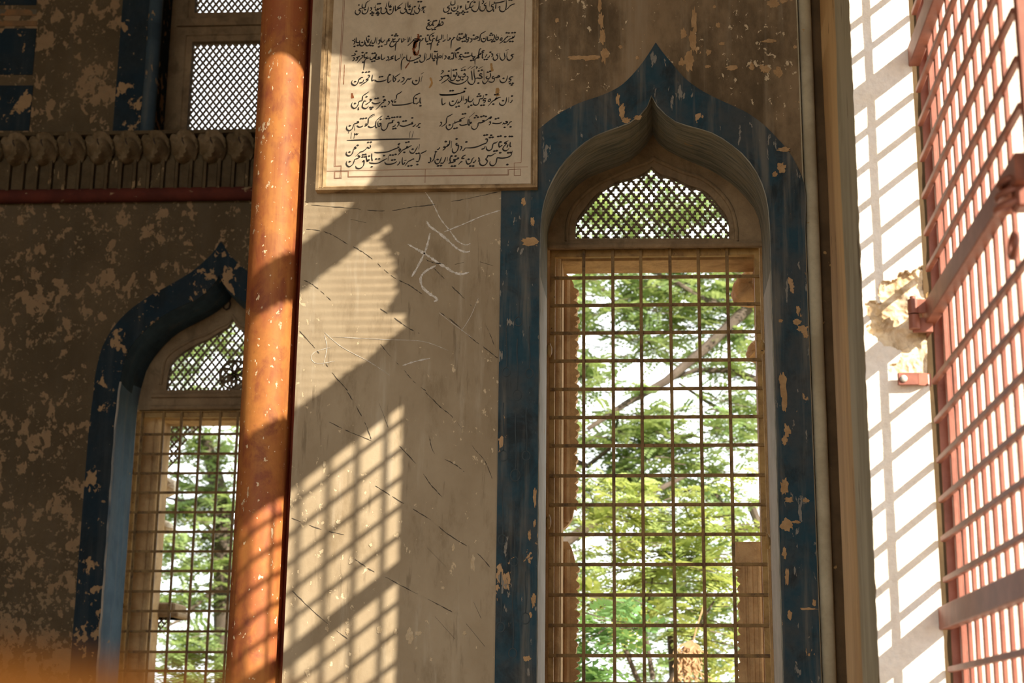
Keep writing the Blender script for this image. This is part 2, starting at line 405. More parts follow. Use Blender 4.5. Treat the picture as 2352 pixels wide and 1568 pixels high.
# painted blue band round the niche
XBL = at(1144, 1000, YC).x; XBR = XWR
O1 = [(XBL, ZB), (XBL, at(1155, 430, YC).z), (at(1160, 400, YC).x, at(1160, 395, YC).z)] + \
     smoothpath(pts("1200 330 1241 295 1280 265 1328 239 1380 221 1420 202 1446 180 1472 150 1491 123 1506 99", YC), 4) + \
     smoothpath(pts("1506 99 1520 119 1543 147 1572 180 1606 206 1643 226 1680 243 1717 261 1753 287 1783 317 1809 346 1831 383 1846 420 1851 452", YC), 4)[1:] + \
     [(XBR, at(1857, 561, YC).z), (XBR, ZB)]
mb = MB(); mb.plate(O1 + F1c[::-1], [], YC-0.008, YC+0.002, back=False)
trim_1 = struct('trim_1', mb, M['blue'])
M['relief'] = plain('blue_relief_line', (0.048, 0.066, 0.075), 0.8)
mb = MB(); px1 = abs(at(1001, 900, YC).x-at(1000, 900, YC).x)
for cx, cy, r, L in ((1191,739,9,95), (1163,855,9,110), (1216,858,9,100), (1188,908,10,120), (1156,1047,10,110), (1209,1047,9,100),
                     (1184,1092,11,130), (1154,1239,9,110), (1181,1289,9,120), (1207,1420,10,90), (1150,1440,9,110), (1178,1500,9,120)):
    c = xz(cx, cy, YC)
    mb.ribbon([(c[0]+r*px1*math.cos(a/12*math.pi*2), c[1]+r*px1*1.2*math.sin(a/12*math.pi*2)) for a in range(13)], [px1*1.1]*13, YC-0.0105)
    mb.ribbon([(c[0]+px1*1.5*math.sin(k), c[1]+px1*(r*1.2+L*k/6)) for k in range(7)], [px1*1.2]*7, YC-0.0105)
mb.build('relief_line', M['relief'], trim_1)

# pierced stone screens
def inside(p, L):
    c = False; j = len(L)-1
    for i in range(len(L)):
        if (L[i][1] > p[1]) != (L[j][1] > p[1]) and p[0] < (L[j][0]-L[i][0])*(p[1]-L[i][1])/(L[j][1]-L[i][1])+L[i][0]: c = not c
        j = i
    return c
def jali(mb, poly, a, b, y0, y1, ox=0.0, oz=0.0, hole=1.0):
    x0 = min(p[0] for p in poly)-a; x1 = max(p[0] for p in poly)+a
    z0 = min(p[1] for p in poly)-b; z1 = max(p[1] for p in poly)+b
    N = 24
    for j in range(int((z1-z0)/b)+2):
        for i in range(int((x1-x0)/(2*a))+2):
            cx = x0+ox+2*a*i+(a if j % 2 else 0); cz = z0+oz+b*j
            if not any(inside(q, poly) for q in ((cx, cz), (cx+a*.9, cz), (cx-a*.9, cz), (cx, cz+b*.9), (cx, cz-b*.9))): continue
            vs_ = []
            for k in range(N):
                t = 2*math.pi*k/N; c, s_ = math.cos(t), math.sin(t)
                ro = 1/(abs(c)+abs(s_)); ri = min((0.40+0.40*abs(math.cos(2*t))**0.8)*hole, ro*0.86)
                vs_ += [(cx+a*ro*c, y0, cz+b*ro*s_), (cx+a*ri*c, y0, cz+b*ri*s_), (cx+a*ri*c, y1, cz+b*ri*s_), (cx+a*ro*c, y1, cz+b*ro*s_)]
            fs = []
            for k in range(N):
                p, q = 4*k, 4*((k+1) % N)
                fs += [(p, q, q+1, p+1), (p+1, q+1, q+2, p+2), (p+2, q+2, q+3, p+3)]
            mb.add(vs_, fs)
J1 = smoothpath(pts("1322 547 1322 515 1329 496 1343 477 1365 450 1387 433 1417 416 1448 408 1476 398 1497 382", YCB), 3) + \
     smoothpath(pts("1497 382 1517 399 1550 409 1580 424 1609 433 1630 447 1650 470 1668 494 1675 517 1675 547", YCB), 3)[1:]
zt = at(1500, 566, YCB).z
BB = [p for p in B1c if p[1] > zt]
mb = MB(); mb.plate([(BB[0][0], zt)] + BB + [(BB[-1][0], zt)], [J1], YCB+0.0, YCB+0.045)
for s_ in ("1302 554 1304 513 1315 480 1339 450 1372 424 1417 402 1461 383 1491 372 1500 364", "1500 364 1524 376 1565 394 1609 409 1646 435 1676 472 1689 513 1692 554"):
    mb.tube([(x, YCB-0.002, z) for x, z in smoothpath(pts(s_, YCB), 4)], 0.011, 8)
mb.tube([(x, YCB-0.001, z) for x, z in pts("1302 556 1692 553", YCB)], 0.010, 8)
mb.tube([(x, YCB-0.004, z) for x, z in pts("1262 566 1750 561", YCB)], 0.016, 8)
mb.build('stone_frame', M['stone'], window_1)
mb = MB(); jali(mb, J1, 0.0252, 0.0322, YCB+0.022, YCB+0.048, hole=.95)
mb.build('jali_screen', M['jali'], window_1)
# stone surround of the opening, behind the iron grille
YS = YCB+0.16
xl, xr, ztop = at(1290, 900, YS).x, at(1745, 900, YS).x, at(1500, 598, YS).z
mb = MB(); mb.plate([(F1[0][0]-.15, ZB), (F1[-1][0]+.15, ZB), (F1[-1][0]+.15, ztop+.10), (F1[0][0]-.15, ztop+.10)],
         [[(xl, ZB+.02), (xr, ZB+.02), (xr, ztop), (xl, ztop)]], YS, YS+0.22)
for x in (xl-0.018, xr+0.018): mb.tube([(x, YS-0.002, ZB), (x, YS-0.002, ztop+.02)], 0.013, 8)
mb.build('stone_surround', M['stone_lit'], window_1)

# iron window grilles
def grille(name, label, x0, x1, z0, z1, xs, zs_, Y, bw, cat='grille', lugs=()):
    g = thing(name, ((x0+x1)/2, Y, z0), label, cat)
    f = MB(); t = 0.028
    for a, b in ((x0, x0+t), (x1-t, x1)):
        f.bbox(a, b, Y, Y+0.03, z0, z1); f.bbox(a+.002, b-.002 if a == x0 else b-.016, Y-0.022, Y+.001, z0, z1, .002) if False else None
    f.bbox(x0, x1, Y-0.001, Y+0.03, z1-0.045, z1); f.bbox(x0, x1, Y-0.02, Y+.004, z1-0.008, z1, .002)
    f.bbox(x0, x1, Y-0.001, Y+0.03, z0, z0+t)
    f.build('frame', M['iron_ochre'], g)
    for z in zs_:
        b = MB(); b.bbox(x0+.004, x1-.004, Y-0.010, Y+0.003, z-bw, z+bw, .0015); b.build('cross_bar', M['bar_iron'], g)
    for x in xs:
        b = MB(); b.bbox(x-bw, x+bw, Y-0.021, Y-0.008, z0+.01, z1-.004, .0015); b.build('upright_bar', M['bar_iron'], g)
    for lx, lz in lugs:
        b = MB(); b.tube([(lx, Y-0.03, lz-.035), (lx, Y-0.034, lz-.012), (lx, Y-0.034, lz+.012), (lx, Y-0.03, lz+.035)], [.006, .014, .014, .006], 10)
        b.build('hinge_lug', M['iron_ochre'], g, smooth=True)
    return g
YG = YCB+0.05
gx0, gx1 = at(1262, 700, YG).x, at(1748, 700, YG).x
xs = [at(x, 593, YG).x for x in (1341, 1407.5, 1471.5, 1538.5, 1603.5, 1669)]
zs_ = [at(1500, y, YG).z for y in (637, 700.5, 764, 828, 893, 958, 1023, 1092, 1159, 1227, 1296, 1366, 1436, 1505.5)]
zs_ += [zs_[-1]-0.128*k for k in range(1, 6)]
grille('window_grille', 'ochre-painted iron bar grille filling the large arched window beside the inscription tablet',
       gx0, gx1, ZB, at(1500, 568, YG).z, xs, zs_, YG, 0.0079,
       lugs=[(gx0+.002, at(1257, 808, YG).z), (gx0+.002, at(1254, 1200, YG).z), (gx1-.002, at(1757, 800, YG).z), (gx1-.002, at(1770, 1245, YG).z)])

# broken remains of the carved stone screen outside the grille
YF = YS+0.26
def serr(x_out, x_in, y0, y1, step, seed):
    """scalloped broken edge running down from y0 to y1 (pixels)"""
    r = random.Random(seed); P = []; y = y0
    while y < y1:
        s_ = step*r.uniform(.8, 1.2); xo = x_out+r.uniform(-3, 2)
        P += [(x_in+r.uniform(-2, 2), y), (xo-3, y+s_*.14), (xo, y+s_*.28), (xo-2, y+s_*.4), (x_in+3, y+s_*.52), (xo-4, y+s_*.66), (xo-5, y+s_*.8)]; y += s_
    return P
def frag(P, Y, th, label, flutes=(), matn='fragment'):
    L = [xz(x, y, Y) for x, y in P]
    mb = MB(); mb.plate(L, [], Y, Y+th)
    for x, ya, yb, r in flutes:
        a, b = at(x, ya, Y), at(x, yb, Y); mb.tube([(a.x, Y+.002, a.z), (a.x, Y+.002, b.z)], r, 8)
    return mb.build('carved_stone_fragment', M[matn], None, tag_=(label, 'stone fragment', 'broken remains of carved stone screens'))
A_ = [(1270, 596), (1300, 600), (1304, 607), (1296, 618), (1300, 628), (1311, 638), (1318, 652)] + serr(1330, 1319, 660, 1150, 33, 3) + [(1318, 1165), (1314, 1190), (1303, 1206), (1290, 1216), (1270, 1218)]
frag(A_, YF, .07, 'tall strip of broken carved screen with scalloped edge, upper left inside the large window', ((1303, 640, 1200, .016), (1288, 640, 1200, .010)))
B_ = [(1270, 1243), (1304, 1243), (1312, 1256), (1318, 1275), (1321, 1290)] + serr(1331, 1320, 1296, 1640, 34, 5) + [(1322, 1760), (1270, 1760)]
frag(B_, YF, .07, 'strip of broken carved screen with scalloped edge, lower left inside the large window', ((1303, 1262, 1740, .016), (1288, 1262, 1740, .010)))
E_ = [(1765, 1243), (1690, 1244), (1690, 1302)] + [(2*1697-x, y) for x, y in serr(1702, 1692, 1306, 1640, 36, 8)] + [(1700, 1760), (1765, 1760)]
frag(E_, YF, .07, 'fluted square-topped block of stone screen standing lower right inside the large window', ((1722, 1290, 1740, .015), (1743, 1290, 1740, .012), (1709, 1300, 1740, .008)))
def lump(P, Y, d, label, seed, name='carved_stone_fragment', matn='fragment'):
    L = resample([xz(x, y, Y) for x, y in P + [P[0]]], 29)[:-1]
    c = (sum(p[0] for p in L)/len(L), sum(p[1] for p in L)/len(L)); r = random.Random(seed); mb = MB(); rings = []
    for k, (s_, yy) in enumerate(((.5, 1.0), (.86, .85), (1.0, .55), (.98, .35), (.85, .12), (.55, .0), (.15, -.05))):
        rings.append([(c[0]+(p[0]-c[0])*s_*r.uniform(.95, 1.03), Y+d*(yy+r.uniform(-.06, .06)), c[1]+(p[1]-c[1])*s_*r.uniform(.95, 1.03)) for p in L])
    mb.loft(rings, True, True); return mb.build(name, M[matn], None, smooth=True, tag_=(label, 'stone fragment', 'broken remains of carved stone screens'))
lump([(1752, 604), (1728, 606), (1712, 616), (1695, 628), (1685, 645), (1681, 665), (1684, 681), (1692, 694), (1752, 696)], YF, .16,
     'large rounded lump of broken orange stone at the upper right corner of the big window', 4)
lump([(1760, 774), (1730, 777), (1719, 790), (1715, 806), (1717, 823), (1760, 826)], YF, .13, 'small rounded stub of broken stone at the right edge of the big window', 6)

# ------------------------------------------------------------------ corner column and its dark quirk
XC, YCOL, RC = at(600.5, 900, YC-.03).x, YC+0.07, 0.114
mb = MB(); rings = []
rr = random.Random(2)
for k in range(91):
    z = 0.1*k; dx = 0.0015*math.sin(z*3.1)
    rings.append([(XC+dx+(RC+0.0015*math.sin(5*a/40*6.283+z*2))*math.cos(a/40*6.283), YCOL+(RC)*math.sin(a/40*6.283), z) for a in range(40)])
mb.loft(rings, True, True)
mb.build('column', M['column'], None, smooth=True, tag_=('tall round column in worn orange paint left of the inscription tablet', 'column'))
mb = MB()
mb.add([(XC-.02, YC+.11, 0), (XWL+.002, YC+.11, 0), (XWL+.002, YC+.11, 9), (XC-.02, YC+.11, 9)], [(0,1,2,3)])
mb.add([(XWL-.0005, YC+.004, 0), (XWL-.0005, YC+.11, 0), (XWL-.0005, YC+.11, 9), (XWL-.0005, YC+.004, 9)], [(0,1,2,3)])
mb.add([(XC-.02, YC+.11, 0), (XC-.02, YL, 0), (XC-.02, YL, 9), (XC-.02, YC+.11, 9)], [(3,2,1,0)])
struct('trim_2', mb, M['quirk'])

# ------------------------------------------------------------------ far left wall
FL = pts("275 889 280.6 858 285 831 299 800 322 770 357 739 394 714 425 700 448 690 469 676 489 656 499 643 504 632", YL)
BL = pts("319 915 328 880 339 846 362 811 394 777 425 755 460 738 489 722 512 705 530 688 541 672", YLB)
XCL = FL[-1][0]
def mirrored(P, xleft=None):
    P = [(min(x, XCL), z) for x, z in P]
    return P + [(2*XCL-x, z) for x, z in P[::-1][1:]]
xl_f = at(244, 1265, YL).x; xl_b = at(291.5, 1265, YLB).x
FLm = mirrored([(xl_f, FL[0][1]-.25)] + [(max(x, xl_f), z) for x, z in FL]); BLm = mirrored([(xl_b, BL[0][1]-.2)] + [(max(x, xl_b), z) for x, z in BL[:-1]] + [(XCL, BL[-1][1])])
FLc, BLc = join(arch(FLm, ZB)), join(arch(BLm, ZB))
ux0 = at(347, 150, YL).x; ux1 = 2*XCL-ux0; uz0 = at(300, 305, YL).z; uz1 = EYE+6.6
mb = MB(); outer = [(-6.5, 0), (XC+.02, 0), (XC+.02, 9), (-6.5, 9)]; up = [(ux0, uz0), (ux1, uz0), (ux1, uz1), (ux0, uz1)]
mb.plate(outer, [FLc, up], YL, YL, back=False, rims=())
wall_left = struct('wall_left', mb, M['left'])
mb = MB(); n = len(FLc); rings = []
for t in (0, .1, .3, .6, 1.0):
    s_ = 0.02*math.sin(t*math.pi)
    rings.append([(a[0]+(b[0]-a[0])*t, YL+(YLB-YL)*t, a[1]+(b[1]-a[1])*t-s_*(1 if a[1] > FL[0][1] else 0)) for a, b in zip(FLc, BLc)])
zq = FL[0][1]+.04
for k in range(len(rings)-1):
    for i in range(n-1):
        mb.cur = 1 if (rings[k][i][2]+rings[k][i+1][2])/2 > zq else 0
        mb.add([rings[k][i], rings[k][i+1], rings[k+1][i+1], rings[k+1][i]], [(0,1,2,3)])
window_2 = struct('window_2', mb, [M['reveal_left'], M['arch_blue']], smooth=True)
M['worn_edge'] = paint('worn_pale_edge', (0.52,0.47,0.38), (0.10,0.16,0.22), 9, stretch=(1,1,.3))
mb = MB(); mb.tube([(x, YL-.002, z) for x, z in FLc if z < zq], .009, 6) if False else None
mb = MB(); mb.tube([(x+.002*math.sin(i*1.7), YL-.002, z) for i, (x, z) in enumerate(FLc[:70]) if z < zq], .008, 6)
mb.build('plaster_edge', M['worn_edge'], window_2, smooth=True)
OL = [(at(180, 1300, YL).x, ZB), (at(180, 1300, YL).x, at(206, 1000, YL).z)] + smoothpath(pts("211 935 214.5 909 220 860 232 808 245 779 262 751 288 722 316 699 351 676 394 653 437 627 466 604 492 578 506 556", YL), 3)
OL = [(min(x, XCL), z) for x, z in OL]; OL = OL[:-1] + [(XCL, OL[-1][1])]
OLf = OL + [(2*XCL-x, z) for x, z in OL[::-1][1:]]
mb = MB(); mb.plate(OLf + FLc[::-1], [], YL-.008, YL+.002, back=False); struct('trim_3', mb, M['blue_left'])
# tympanum with pierced screen
J2 = pts("381 896 385 866 391 837 405 820 425 805 454 788 480 777 503 762 523 751 540 740", YLB)
J2 = [(min(x, XCL), z) for x, z in J2[:-1]] + [(XCL, J2[-1][1]+.02)]
J2m = J2 + [(2*XCL-x, z) for x, z in J2[::-1][1:]]
zt2 = at(450, 940, YLB).z; BB = [p for p in BLc if p[1] > zt2]
mb = MB(); mb.plate([(BB[0][0], zt2)] + BB + [(BB[-1][0], zt2)], [J2m], YLB, YLB+.05)
mo = smoothpath([(XCL+(x-XCL)*1.09, z+.03+.02*(XCL-x)) for x, z in J2], 3); mo += [(2*XCL-x, z) for x, z in mo[::-1][1:]]
mb.tube([(x, YLB-.002, z) for x, z in mo], .013, 8)
mo2 = [(XCL+(x-XCL)*1.035, z+.012) for x, z in mo[::1]]
for zz, r in ((at(450, 908, YLB).z, .018), (at(450, 935, YLB).z, .015)):
    mb.tube([(mo[0][0]-.06, YLB-.004, zz), (2*XCL-mo[0][0]+.06, YLB-.004, zz)], r, 8)
mb.build('stone_frame', M['stone'], window_2)
mb = MB(); jali(mb, J2m, 0.0272, 0.0345, YLB+.03, YLB+.055, hole=.95); 
mb.build('jali_screen', M['jali'], window_2)
cz = at(535, 858, YLB)                       # the six-petalled rosette in the screen
mb = MB()
for k in range(6):
    a = math.pi/6+k*math.pi/3; c, s_ = math.cos(a), math.sin(a)
    mb.ribbon([(cz.x+c*r+s_*wv, cz.z+s_*r-c*wv) for r, wv in ((.004, 0), (.03, .016), (.06, .018), (.098, 0))], [.006]*4, YLB+.027, .03)
    mb.ribbon([(cz.x+c*r-s_*wv, cz.z+s_*r+c*wv) for r, wv in ((.004, 0), (.03, .016), (.06, .018), (.098, 0))], [.006]*4, YLB+.027, .03)
mb.ribbon([(cz.x+.10*math.cos(k*.2618), cz.z+.10*math.sin(k*.2618)) for k in range(25)], [.007]*25, YLB+.027, .03)
mb.build('rosette', M['jali'], window_2)
YS2 = YLB+.14; x2l = at(366, 1086, YS2).x
zq = at(450, 966, YS2).z
mb = MB(); mb.plate([(xl_f-.15, ZB), (2*XCL-xl_f+.15, ZB), (2*XCL-xl_f+.15, zq+.10), (xl_f-.15, zq+.10)],
         [[(x2l, ZB+.02), (2*XCL-x2l, ZB+.02), (2*XCL-x2l, zq), (x2l, zq)]], YS2, YS2+.2)
for dx, r in ((-.02, .016), (-.145, .010), (-.06, .008)): mb.tube([(x2l+dx, YS2-.003, ZB), (x2l+dx, YS2-.003, at(450, 962, YS2).z)], r, 8)
mb.build('stone_surround', M['stone_lit'], window_2)
YG2 = YLB+.04; hx0 = at(304, 1086, YG2).x; hx1 = 2*XCL-hx0
xs = [at(x, 1086, YG2).x for x in (369, 410.5, 455, 500)]; xs = [hx0+.05] + xs + [xs[-1]+.1235*k for k in range(1, 5)]
zs_ = [at(450, y, YG2).z for y in (997, 1042, 1086.5, 1131, 1176, 1221, 1266, 1311, 1358, 1403, 1449.5, 1497, 1541)]; zs_ += [zs_[-1]-.127*k for k in range(1, 10) if zs_[-1]-.127*k > ZB]
grille('window_grille', 'dark ochre iron bar grille in the left arched window, half hidden by the orange column',
       hx0, hx1, ZB, at(450, 944, YG2).z, xs, zs_, YG2, 0.0085, lugs=[(hx0, at(303, 1083, YG2).z), (hx0, at(279, 1391, YG2).z)])
# lace remains and outer stonework seen through the left window
YF2 = YS2+.24
mb = MB(); L = pts("374 962 470 962 458 972 440 978 424 990 412 1008 408 1030 402 1052 384 1066 376 1084", YF2); jali(mb, L, .030, .034, YF2, YF2+.03, hole=1.0)
mb.ribbon(pts("374 962 374 1090", YF2), [.008]*2, YF2-.002, .03); mb.ribbon(pts("374 963 545 961", YF2), [.012]*2, YF2-.002, .03)
mb.build('carved_stone_fragment', M['jali'], None, tag_=('lacy corner of pierced stone tracery at the top left of the left arched window', 'stone fragment'))
mb = MB(); L = pts("346 1424 380 1424 370 1436 358 1450 348 1462", YF2); jali(mb, L, .024, .028, YF2, YF2+.03)
mb.build('carved_stone_fragment', M['jali'], None, tag_=('small lacy bracket of pierced stone under the ledge in the left arched window', 'stone fragment'))
a, b = at(340, 1384, YF2), at(414, 1418, YF2)
mb = MB(); mb.bbox(a.x, b.x-.03, YF2-.05, YF2+.25, b.z, a.z, .012); mb.bbox(a.x, b.x, YF2-.06, YF2+.27, b.z, b.z+.035, .008)
mb.build('stone_ledge', M['stone'], None, tag_=('weathered stone ledge jutting in low behind the bars of the left arched window', 'ledge'))
lump([(366, 1092), (384, 1094), (398, 1100), (404, 1116), (400, 1130), (384, 1138), (366, 1140)], YF2, .12, 'upper cream stone knob at the left edge of the left arched window', 14, 'carved_stone_fragment', 'sky_lit_stone')
lump([(360, 1190), (378, 1192), (390, 1200), (395, 1212), (386, 1222), (360, 1224)], YF2, .12, 'lower cream stone knob at the left edge of the left arched window', 15, 'carved_stone_fragment', 'sky_lit_stone')
# iron hook under the left arch
h = at(523, 690, YLB-.02); mb = MB()
mb.tube([(h.x+.012, h.y, h.z+.03), (h.x+.012, h.y, h.z-.005), (h.x+.018, h.y, h.z-.025), (h.x+.012, h.y, h.z-.055), (h.x-.008, h.y, h.z-.066), (h.x-.026, h.y, h.z-.055), (h.x-.03, h.y, h.z-.03)], .006, 8)
mb.build('iron_hook', M['dark_iron'], None, smooth=True, tag_=('small black iron hook hanging under the point of the left arch', 'hook'))

# upper left window
mb = MB(); uy = YLB
mb.add([(ux0, YL, uz0), (ux0, uy, uz0), (ux0, uy, uz1), (ux0, YL, uz1), (ux1, YL, uz0), (ux1, uy, uz0), (ux1, uy, uz1), (ux1, YL, uz1)],
       [(0,1,2,3), (7,6,5,4), (1,0,4,5), (3,2,6,7)])
window_3 = struct('window_3', mb, M['blue_left'])
mb = MB(); mb.tube([(ux0-.005, YL+.03, uz0-.02), (ux0-.005, YL+.03, uz1)], .052, 20); mb.build('corner_roll', M['roll'], window_3, smooth=True)
jx0 = at(437, 200, uy).x; jx1 = 2*XCL-jx0; ja, jb = at(500, 302, uy).z, at(500, 97, uy).z; jc = at(500, 31, uy).z; jd = jc+(jb-ja)*1.2
H1 = [(jx0, ja), (jx1, ja), (jx1, jb), (jx0, jb)]; H2 = [(jx0, jc), (jx1, jc), (jx1, jd), (jx0, jd)]
mb = MB(); mb.plate([(ux0, uz0-.05), (ux1, uz0-.05), (ux1, uz1), (ux0, uz1)], [H1, H2], uy-.02, uy+.05)
for zz in (at(500, 62, uy).z,): mb.box(ux0+.05, ux1-.05, uy-.045, uy-.018, zz-.006, zz+.05)
for Hh in (H1, H2):
    q = [(Hh[0][0]-.05, Hh[0][1]-.05), (Hh[1][0]+.05, Hh[1][1]-.05), (Hh[2][0]+.05, Hh[2][1]+.05), (Hh[3][0]-.05, Hh[3][1]+.05)]
    mb.tube([(x, uy-.021, z) for x, z in q + [q[0]]], .009, 6)
mb.build('stone_frame', M['stone'], window_3)
for Hh in (H1, H2):
    mb = MB(); jali(mb, Hh, .0236, .0308, uy+.025, uy+.05, hole=.90); mb.build('jali_screen', M['jali'], window_3)
# painted panels on the wall left of it
mb = MB(); y0 = YL-.006
def prect(x0, y0_, x1, y1_):
    a = at(x0, (y0_+y1_)/2, YL).x; b = at(x1, (y0_+y1_)/2, YL).x; return [(a, at(x0, y1_, YL).z), (b, at(x1, y1_, YL).z), (b, at(x1, y0_, YL).z), (a, at(x0, y0_, YL).z)]
bx0, bx1 = at(271, 150, YL).x, ux0-.045
mb.plate([(bx0, uz0), (bx1, uz0), (bx1, uz1), (bx0, uz1)], [], y0, YL+.001, back=False)
for r_ in ((-60, 66, 80, 172), (-60, 197, 72, 300), (-60, -20, 85, 12)): mb.plate(prect(*r_), [], y0, YL+.001, back=False)
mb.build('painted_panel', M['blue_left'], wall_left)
M['orange_band'] = paint('faded_orange_paint', (0.33,0.17,0.07), (0.20,0.13,0.07), 6, peel=[((0.16,0.14,0.10),0.58,12)])
mb = MB()
for r_ in ((-60, 22, 85, 36), (-60, 48, 85, 60)): mb.plate(prect(*r_), [], y0+.001, YL+.001, back=False)
mb.build('painted_stripe', M['orange_band'], wall_left)

# cornice of lotus buds over a ribbed frieze and a red roll
cx0, cx1 = -6.4, XC
zc_top, zc_b, zr0, zr1 = at(300, 306, YL-.1).z, at(300, 372, YL-.1).z, at(300, 427, YL-.1).z, at(300, 455, YL-.1).z
cor = thing('cornice', (-3.9, YL, zr1), 'weathered plaster cornice of lotus buds over a red roll on the left wall', 'cornice')
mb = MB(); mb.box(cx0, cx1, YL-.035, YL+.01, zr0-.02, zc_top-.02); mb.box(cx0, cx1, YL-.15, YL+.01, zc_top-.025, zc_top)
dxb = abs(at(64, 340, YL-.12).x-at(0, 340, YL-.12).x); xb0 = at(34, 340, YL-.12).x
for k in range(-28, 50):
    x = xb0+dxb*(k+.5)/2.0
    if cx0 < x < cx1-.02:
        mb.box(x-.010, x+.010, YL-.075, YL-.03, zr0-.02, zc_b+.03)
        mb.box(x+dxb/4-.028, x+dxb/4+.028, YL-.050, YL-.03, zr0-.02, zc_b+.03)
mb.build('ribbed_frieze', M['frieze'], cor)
mb = MB(); mb.tube([(cx0, YL-.04, (zr0+zr1)/2), (cx1, YL-.04, (zr0+zr1)/2)], (zr0-zr1)/2+.004, 16); mb.build('red_roll', M['red_band'], cor, smooth=True)
bud0 = None
hz = (zc_top-zc_b)
for k in range(-1, 10):
    x = xb0+dxb*k
    if x > cx1+.02: break
    if bud0 is None:
        mb = MB(); rings = []; NA = 36
        c = Vector((x, YL-.085, zc_top-.005-hz*.45))
        for i in range(15):
            ph = math.pi*i/14; ring = []
            for a in range(NA):
                t = 2*math.pi*a/NA
                rdg = .86+.26*abs(math.sin(3.0*t+2.2*ph+.6))**.7*math.sin(ph)
                rx = dxb*.47*math.sin(ph)**.65*rdg; rz = hz*.50*math.sin(ph)**.65*rdg
                ring.append((c.x+rx*math.cos(t), c.y-.090*math.cos(ph)-.030*math.sin(3*t+4.5*ph+1)*math.sin(ph)**.6-(.012*math.sin(ph*3)), c.z+rz*math.sin(t)+.02*math.cos(ph)))
            rings.append(ring)
        mb.loft(rings, True, True); bud0 = mb.build('lotus_bud', M['cornice'], cor, smooth=True)
        mb = MB(); mb.tube([(c.x+.004, c.y-.086, c.z+.035), (c.x+.012, c.y-.091, c.z+.012), (c.x+.022, c.y-.088, c.z-.014)], [.004, .009, .003], 8)
        slit0 = mb.build('bud_slit', M['dark_iron'], bud0); slit0.location = (0, 0, 0)
        x_first = x
    else:
        b_ = bud0.copy(); b_.location.x += x-x_first; b_.parent = cor; col.objects.link(b_)
        s2 = slit0.copy(); s2.parent = b_; col.objects.link(s2)

# ------------------------------------------------------------------ right wall: pier, reveal, doorway, panel above the gate
from mathutils import noise as mnoise
def nz(x, y, z): return mnoise.noise(Vector((x, y, z)))
XO = 1.80                                   # outer face of the right wall
YN = 2.6                                    # near jamb of the doorway
mb = MB(); prof = [(0.90, 5.97), (0.775, 5.955), (XI, 5.94), (XI+.003, 5.72), (XI, 5.53), (XI+.006, 5.50), (XI+.002, 5.3), (XI+.002, YR+.012)]
rings = []
for k in range(241):
    z = 8.0*k/240
    row = [(x + (.004*nz(3, j*2.0, z*1.5) if j else 0), y + (.010*nz(9, 1, z*7)+.007*nz(2, 5, z*23) if j == len(prof)-1 else 0), z) for j, (x, y) in enumerate(prof)]
    rings.append(row)
mb.loft(rings)
mb.add([(0.90, 5.97, 0), (0.90, YC+.2, 0), (0.90, YC+.2, 8), (0.90, 5.97, 8)], [(0,1,2,3)])
struct('trim_4', mb, M['pier'], smooth=True)
mb = MB(); rx = (at(1888, 1470, YC).x+at(1919, 1470, YC).x)/2
mb.tube([(rx, YC+.03, 0), (rx, YC+.03, 4), (rx, YC+.03, 9)], .031, 16); mb.tube([(XWR+.001, YC+.002, 0), (XWR+.001, YC+.002, 9)], .004, 6)
struct('trim_5', mb, M['rib'], smooth=True)
mb = MB(); mb.add([(XWR-.01, YC+.05, 0), (1.2, YC+.05, 0), (1.2, YC+.05, 9), (XWR-.01, YC+.05, 9)], [(0,1,2,3)]); struct('trim_6', mb, M['groove'])

DM = [xz(x, y, YR) for x, y in ((2140, 600), (2108, 618), (2075, 626), (2060, 642), (2022, 650), (2020, 690), (1984, 702), (1984, 722), (2005, 735), (1990, 752), (2012, 785), (2050, 800), (2078, 812), (2062, 826), (2046, 838), (2042, 858), (2070, 862), (2150, 852), (2160, 700))]
DM2 = [xz(x, y, YR) for x, y in ((1988, 930), (2006, 945), (2010, 975), (2020, 985), (2012, 1010), (1996, 1022), (1990, 980))]
NXR, NZR = 56, 1500; mb = MB(); x1r = XI+.209; vals = []
for k in range(NZR+1):
    z = 0.4+4.9*k/NZR
    for i in range(NXR+1):
        u = i/NXR; x = XI+.003+(x1r-XI)*u
        e = .008*nz(4, 2, z*6)+.004*nz(1, 8, z*25)
        if i == NXR: x += e
        if i == 0: x += -.002+.003*nz(2, 5, z*23)
        wx, wz = x+.016*nz(x*24, z*24, 1)+.006*nz(x*80, z*80, 3), z+.018*nz(x*24, z*24, 7)+.006*nz(x*80, z*80, 5)
        d = inside((wx, wz), DM)
        y = YR + .0015*nz(x*14, 3, z*14)
        if d: y += .012+.018*nz(x*16, 1, z*16)+.013*abs(nz(x*45, 2, z*45))
        if i == NXR: y += .03
        vals.append(d); mb.v.append(Vector((x, y, z)))
for k in range(NZR):
    for i in range(NXR):
        a = k*(NXR+1)+i; mb.f.append((a, a+1, a+NXR+2, a+NXR+1)); mb.mi.append(1 if (vals[a] and vals[a+1]) or (vals[a+NXR+1] and vals[a+NXR+2]) else 0)
struct('trim_7', mb, [M['white'], M['rubble']], smooth=True)
mb = MB(); mb.add([(x1r, YR+.02, 0), (x1r, YR+.09, 0), (1.07, YR+.09, 0), (1.07, YR+.03, 0), (XO, YR+.03, 0)] + [(x1r, YR+.02, 8), (x1r, YR+.09, 8), (1.07, YR+.09, 8), (1.07, YR+.03, 8), (XO, YR+.03, 8)],
       [(0,1,6,5), (1,2,7,6), (2,3,8,7)]); struct('trim_8', mb, M['groove'])
mb = MB(); rings = []
for k in range(161):
    z = 8.0*k/160; rings.append([(1.07+(XO-1.07)*i/24, YR+.03+.012*nz(i*.7, z*7, 3)+.006*nz(i*2, z*20, 5), z) for i in range(25)])
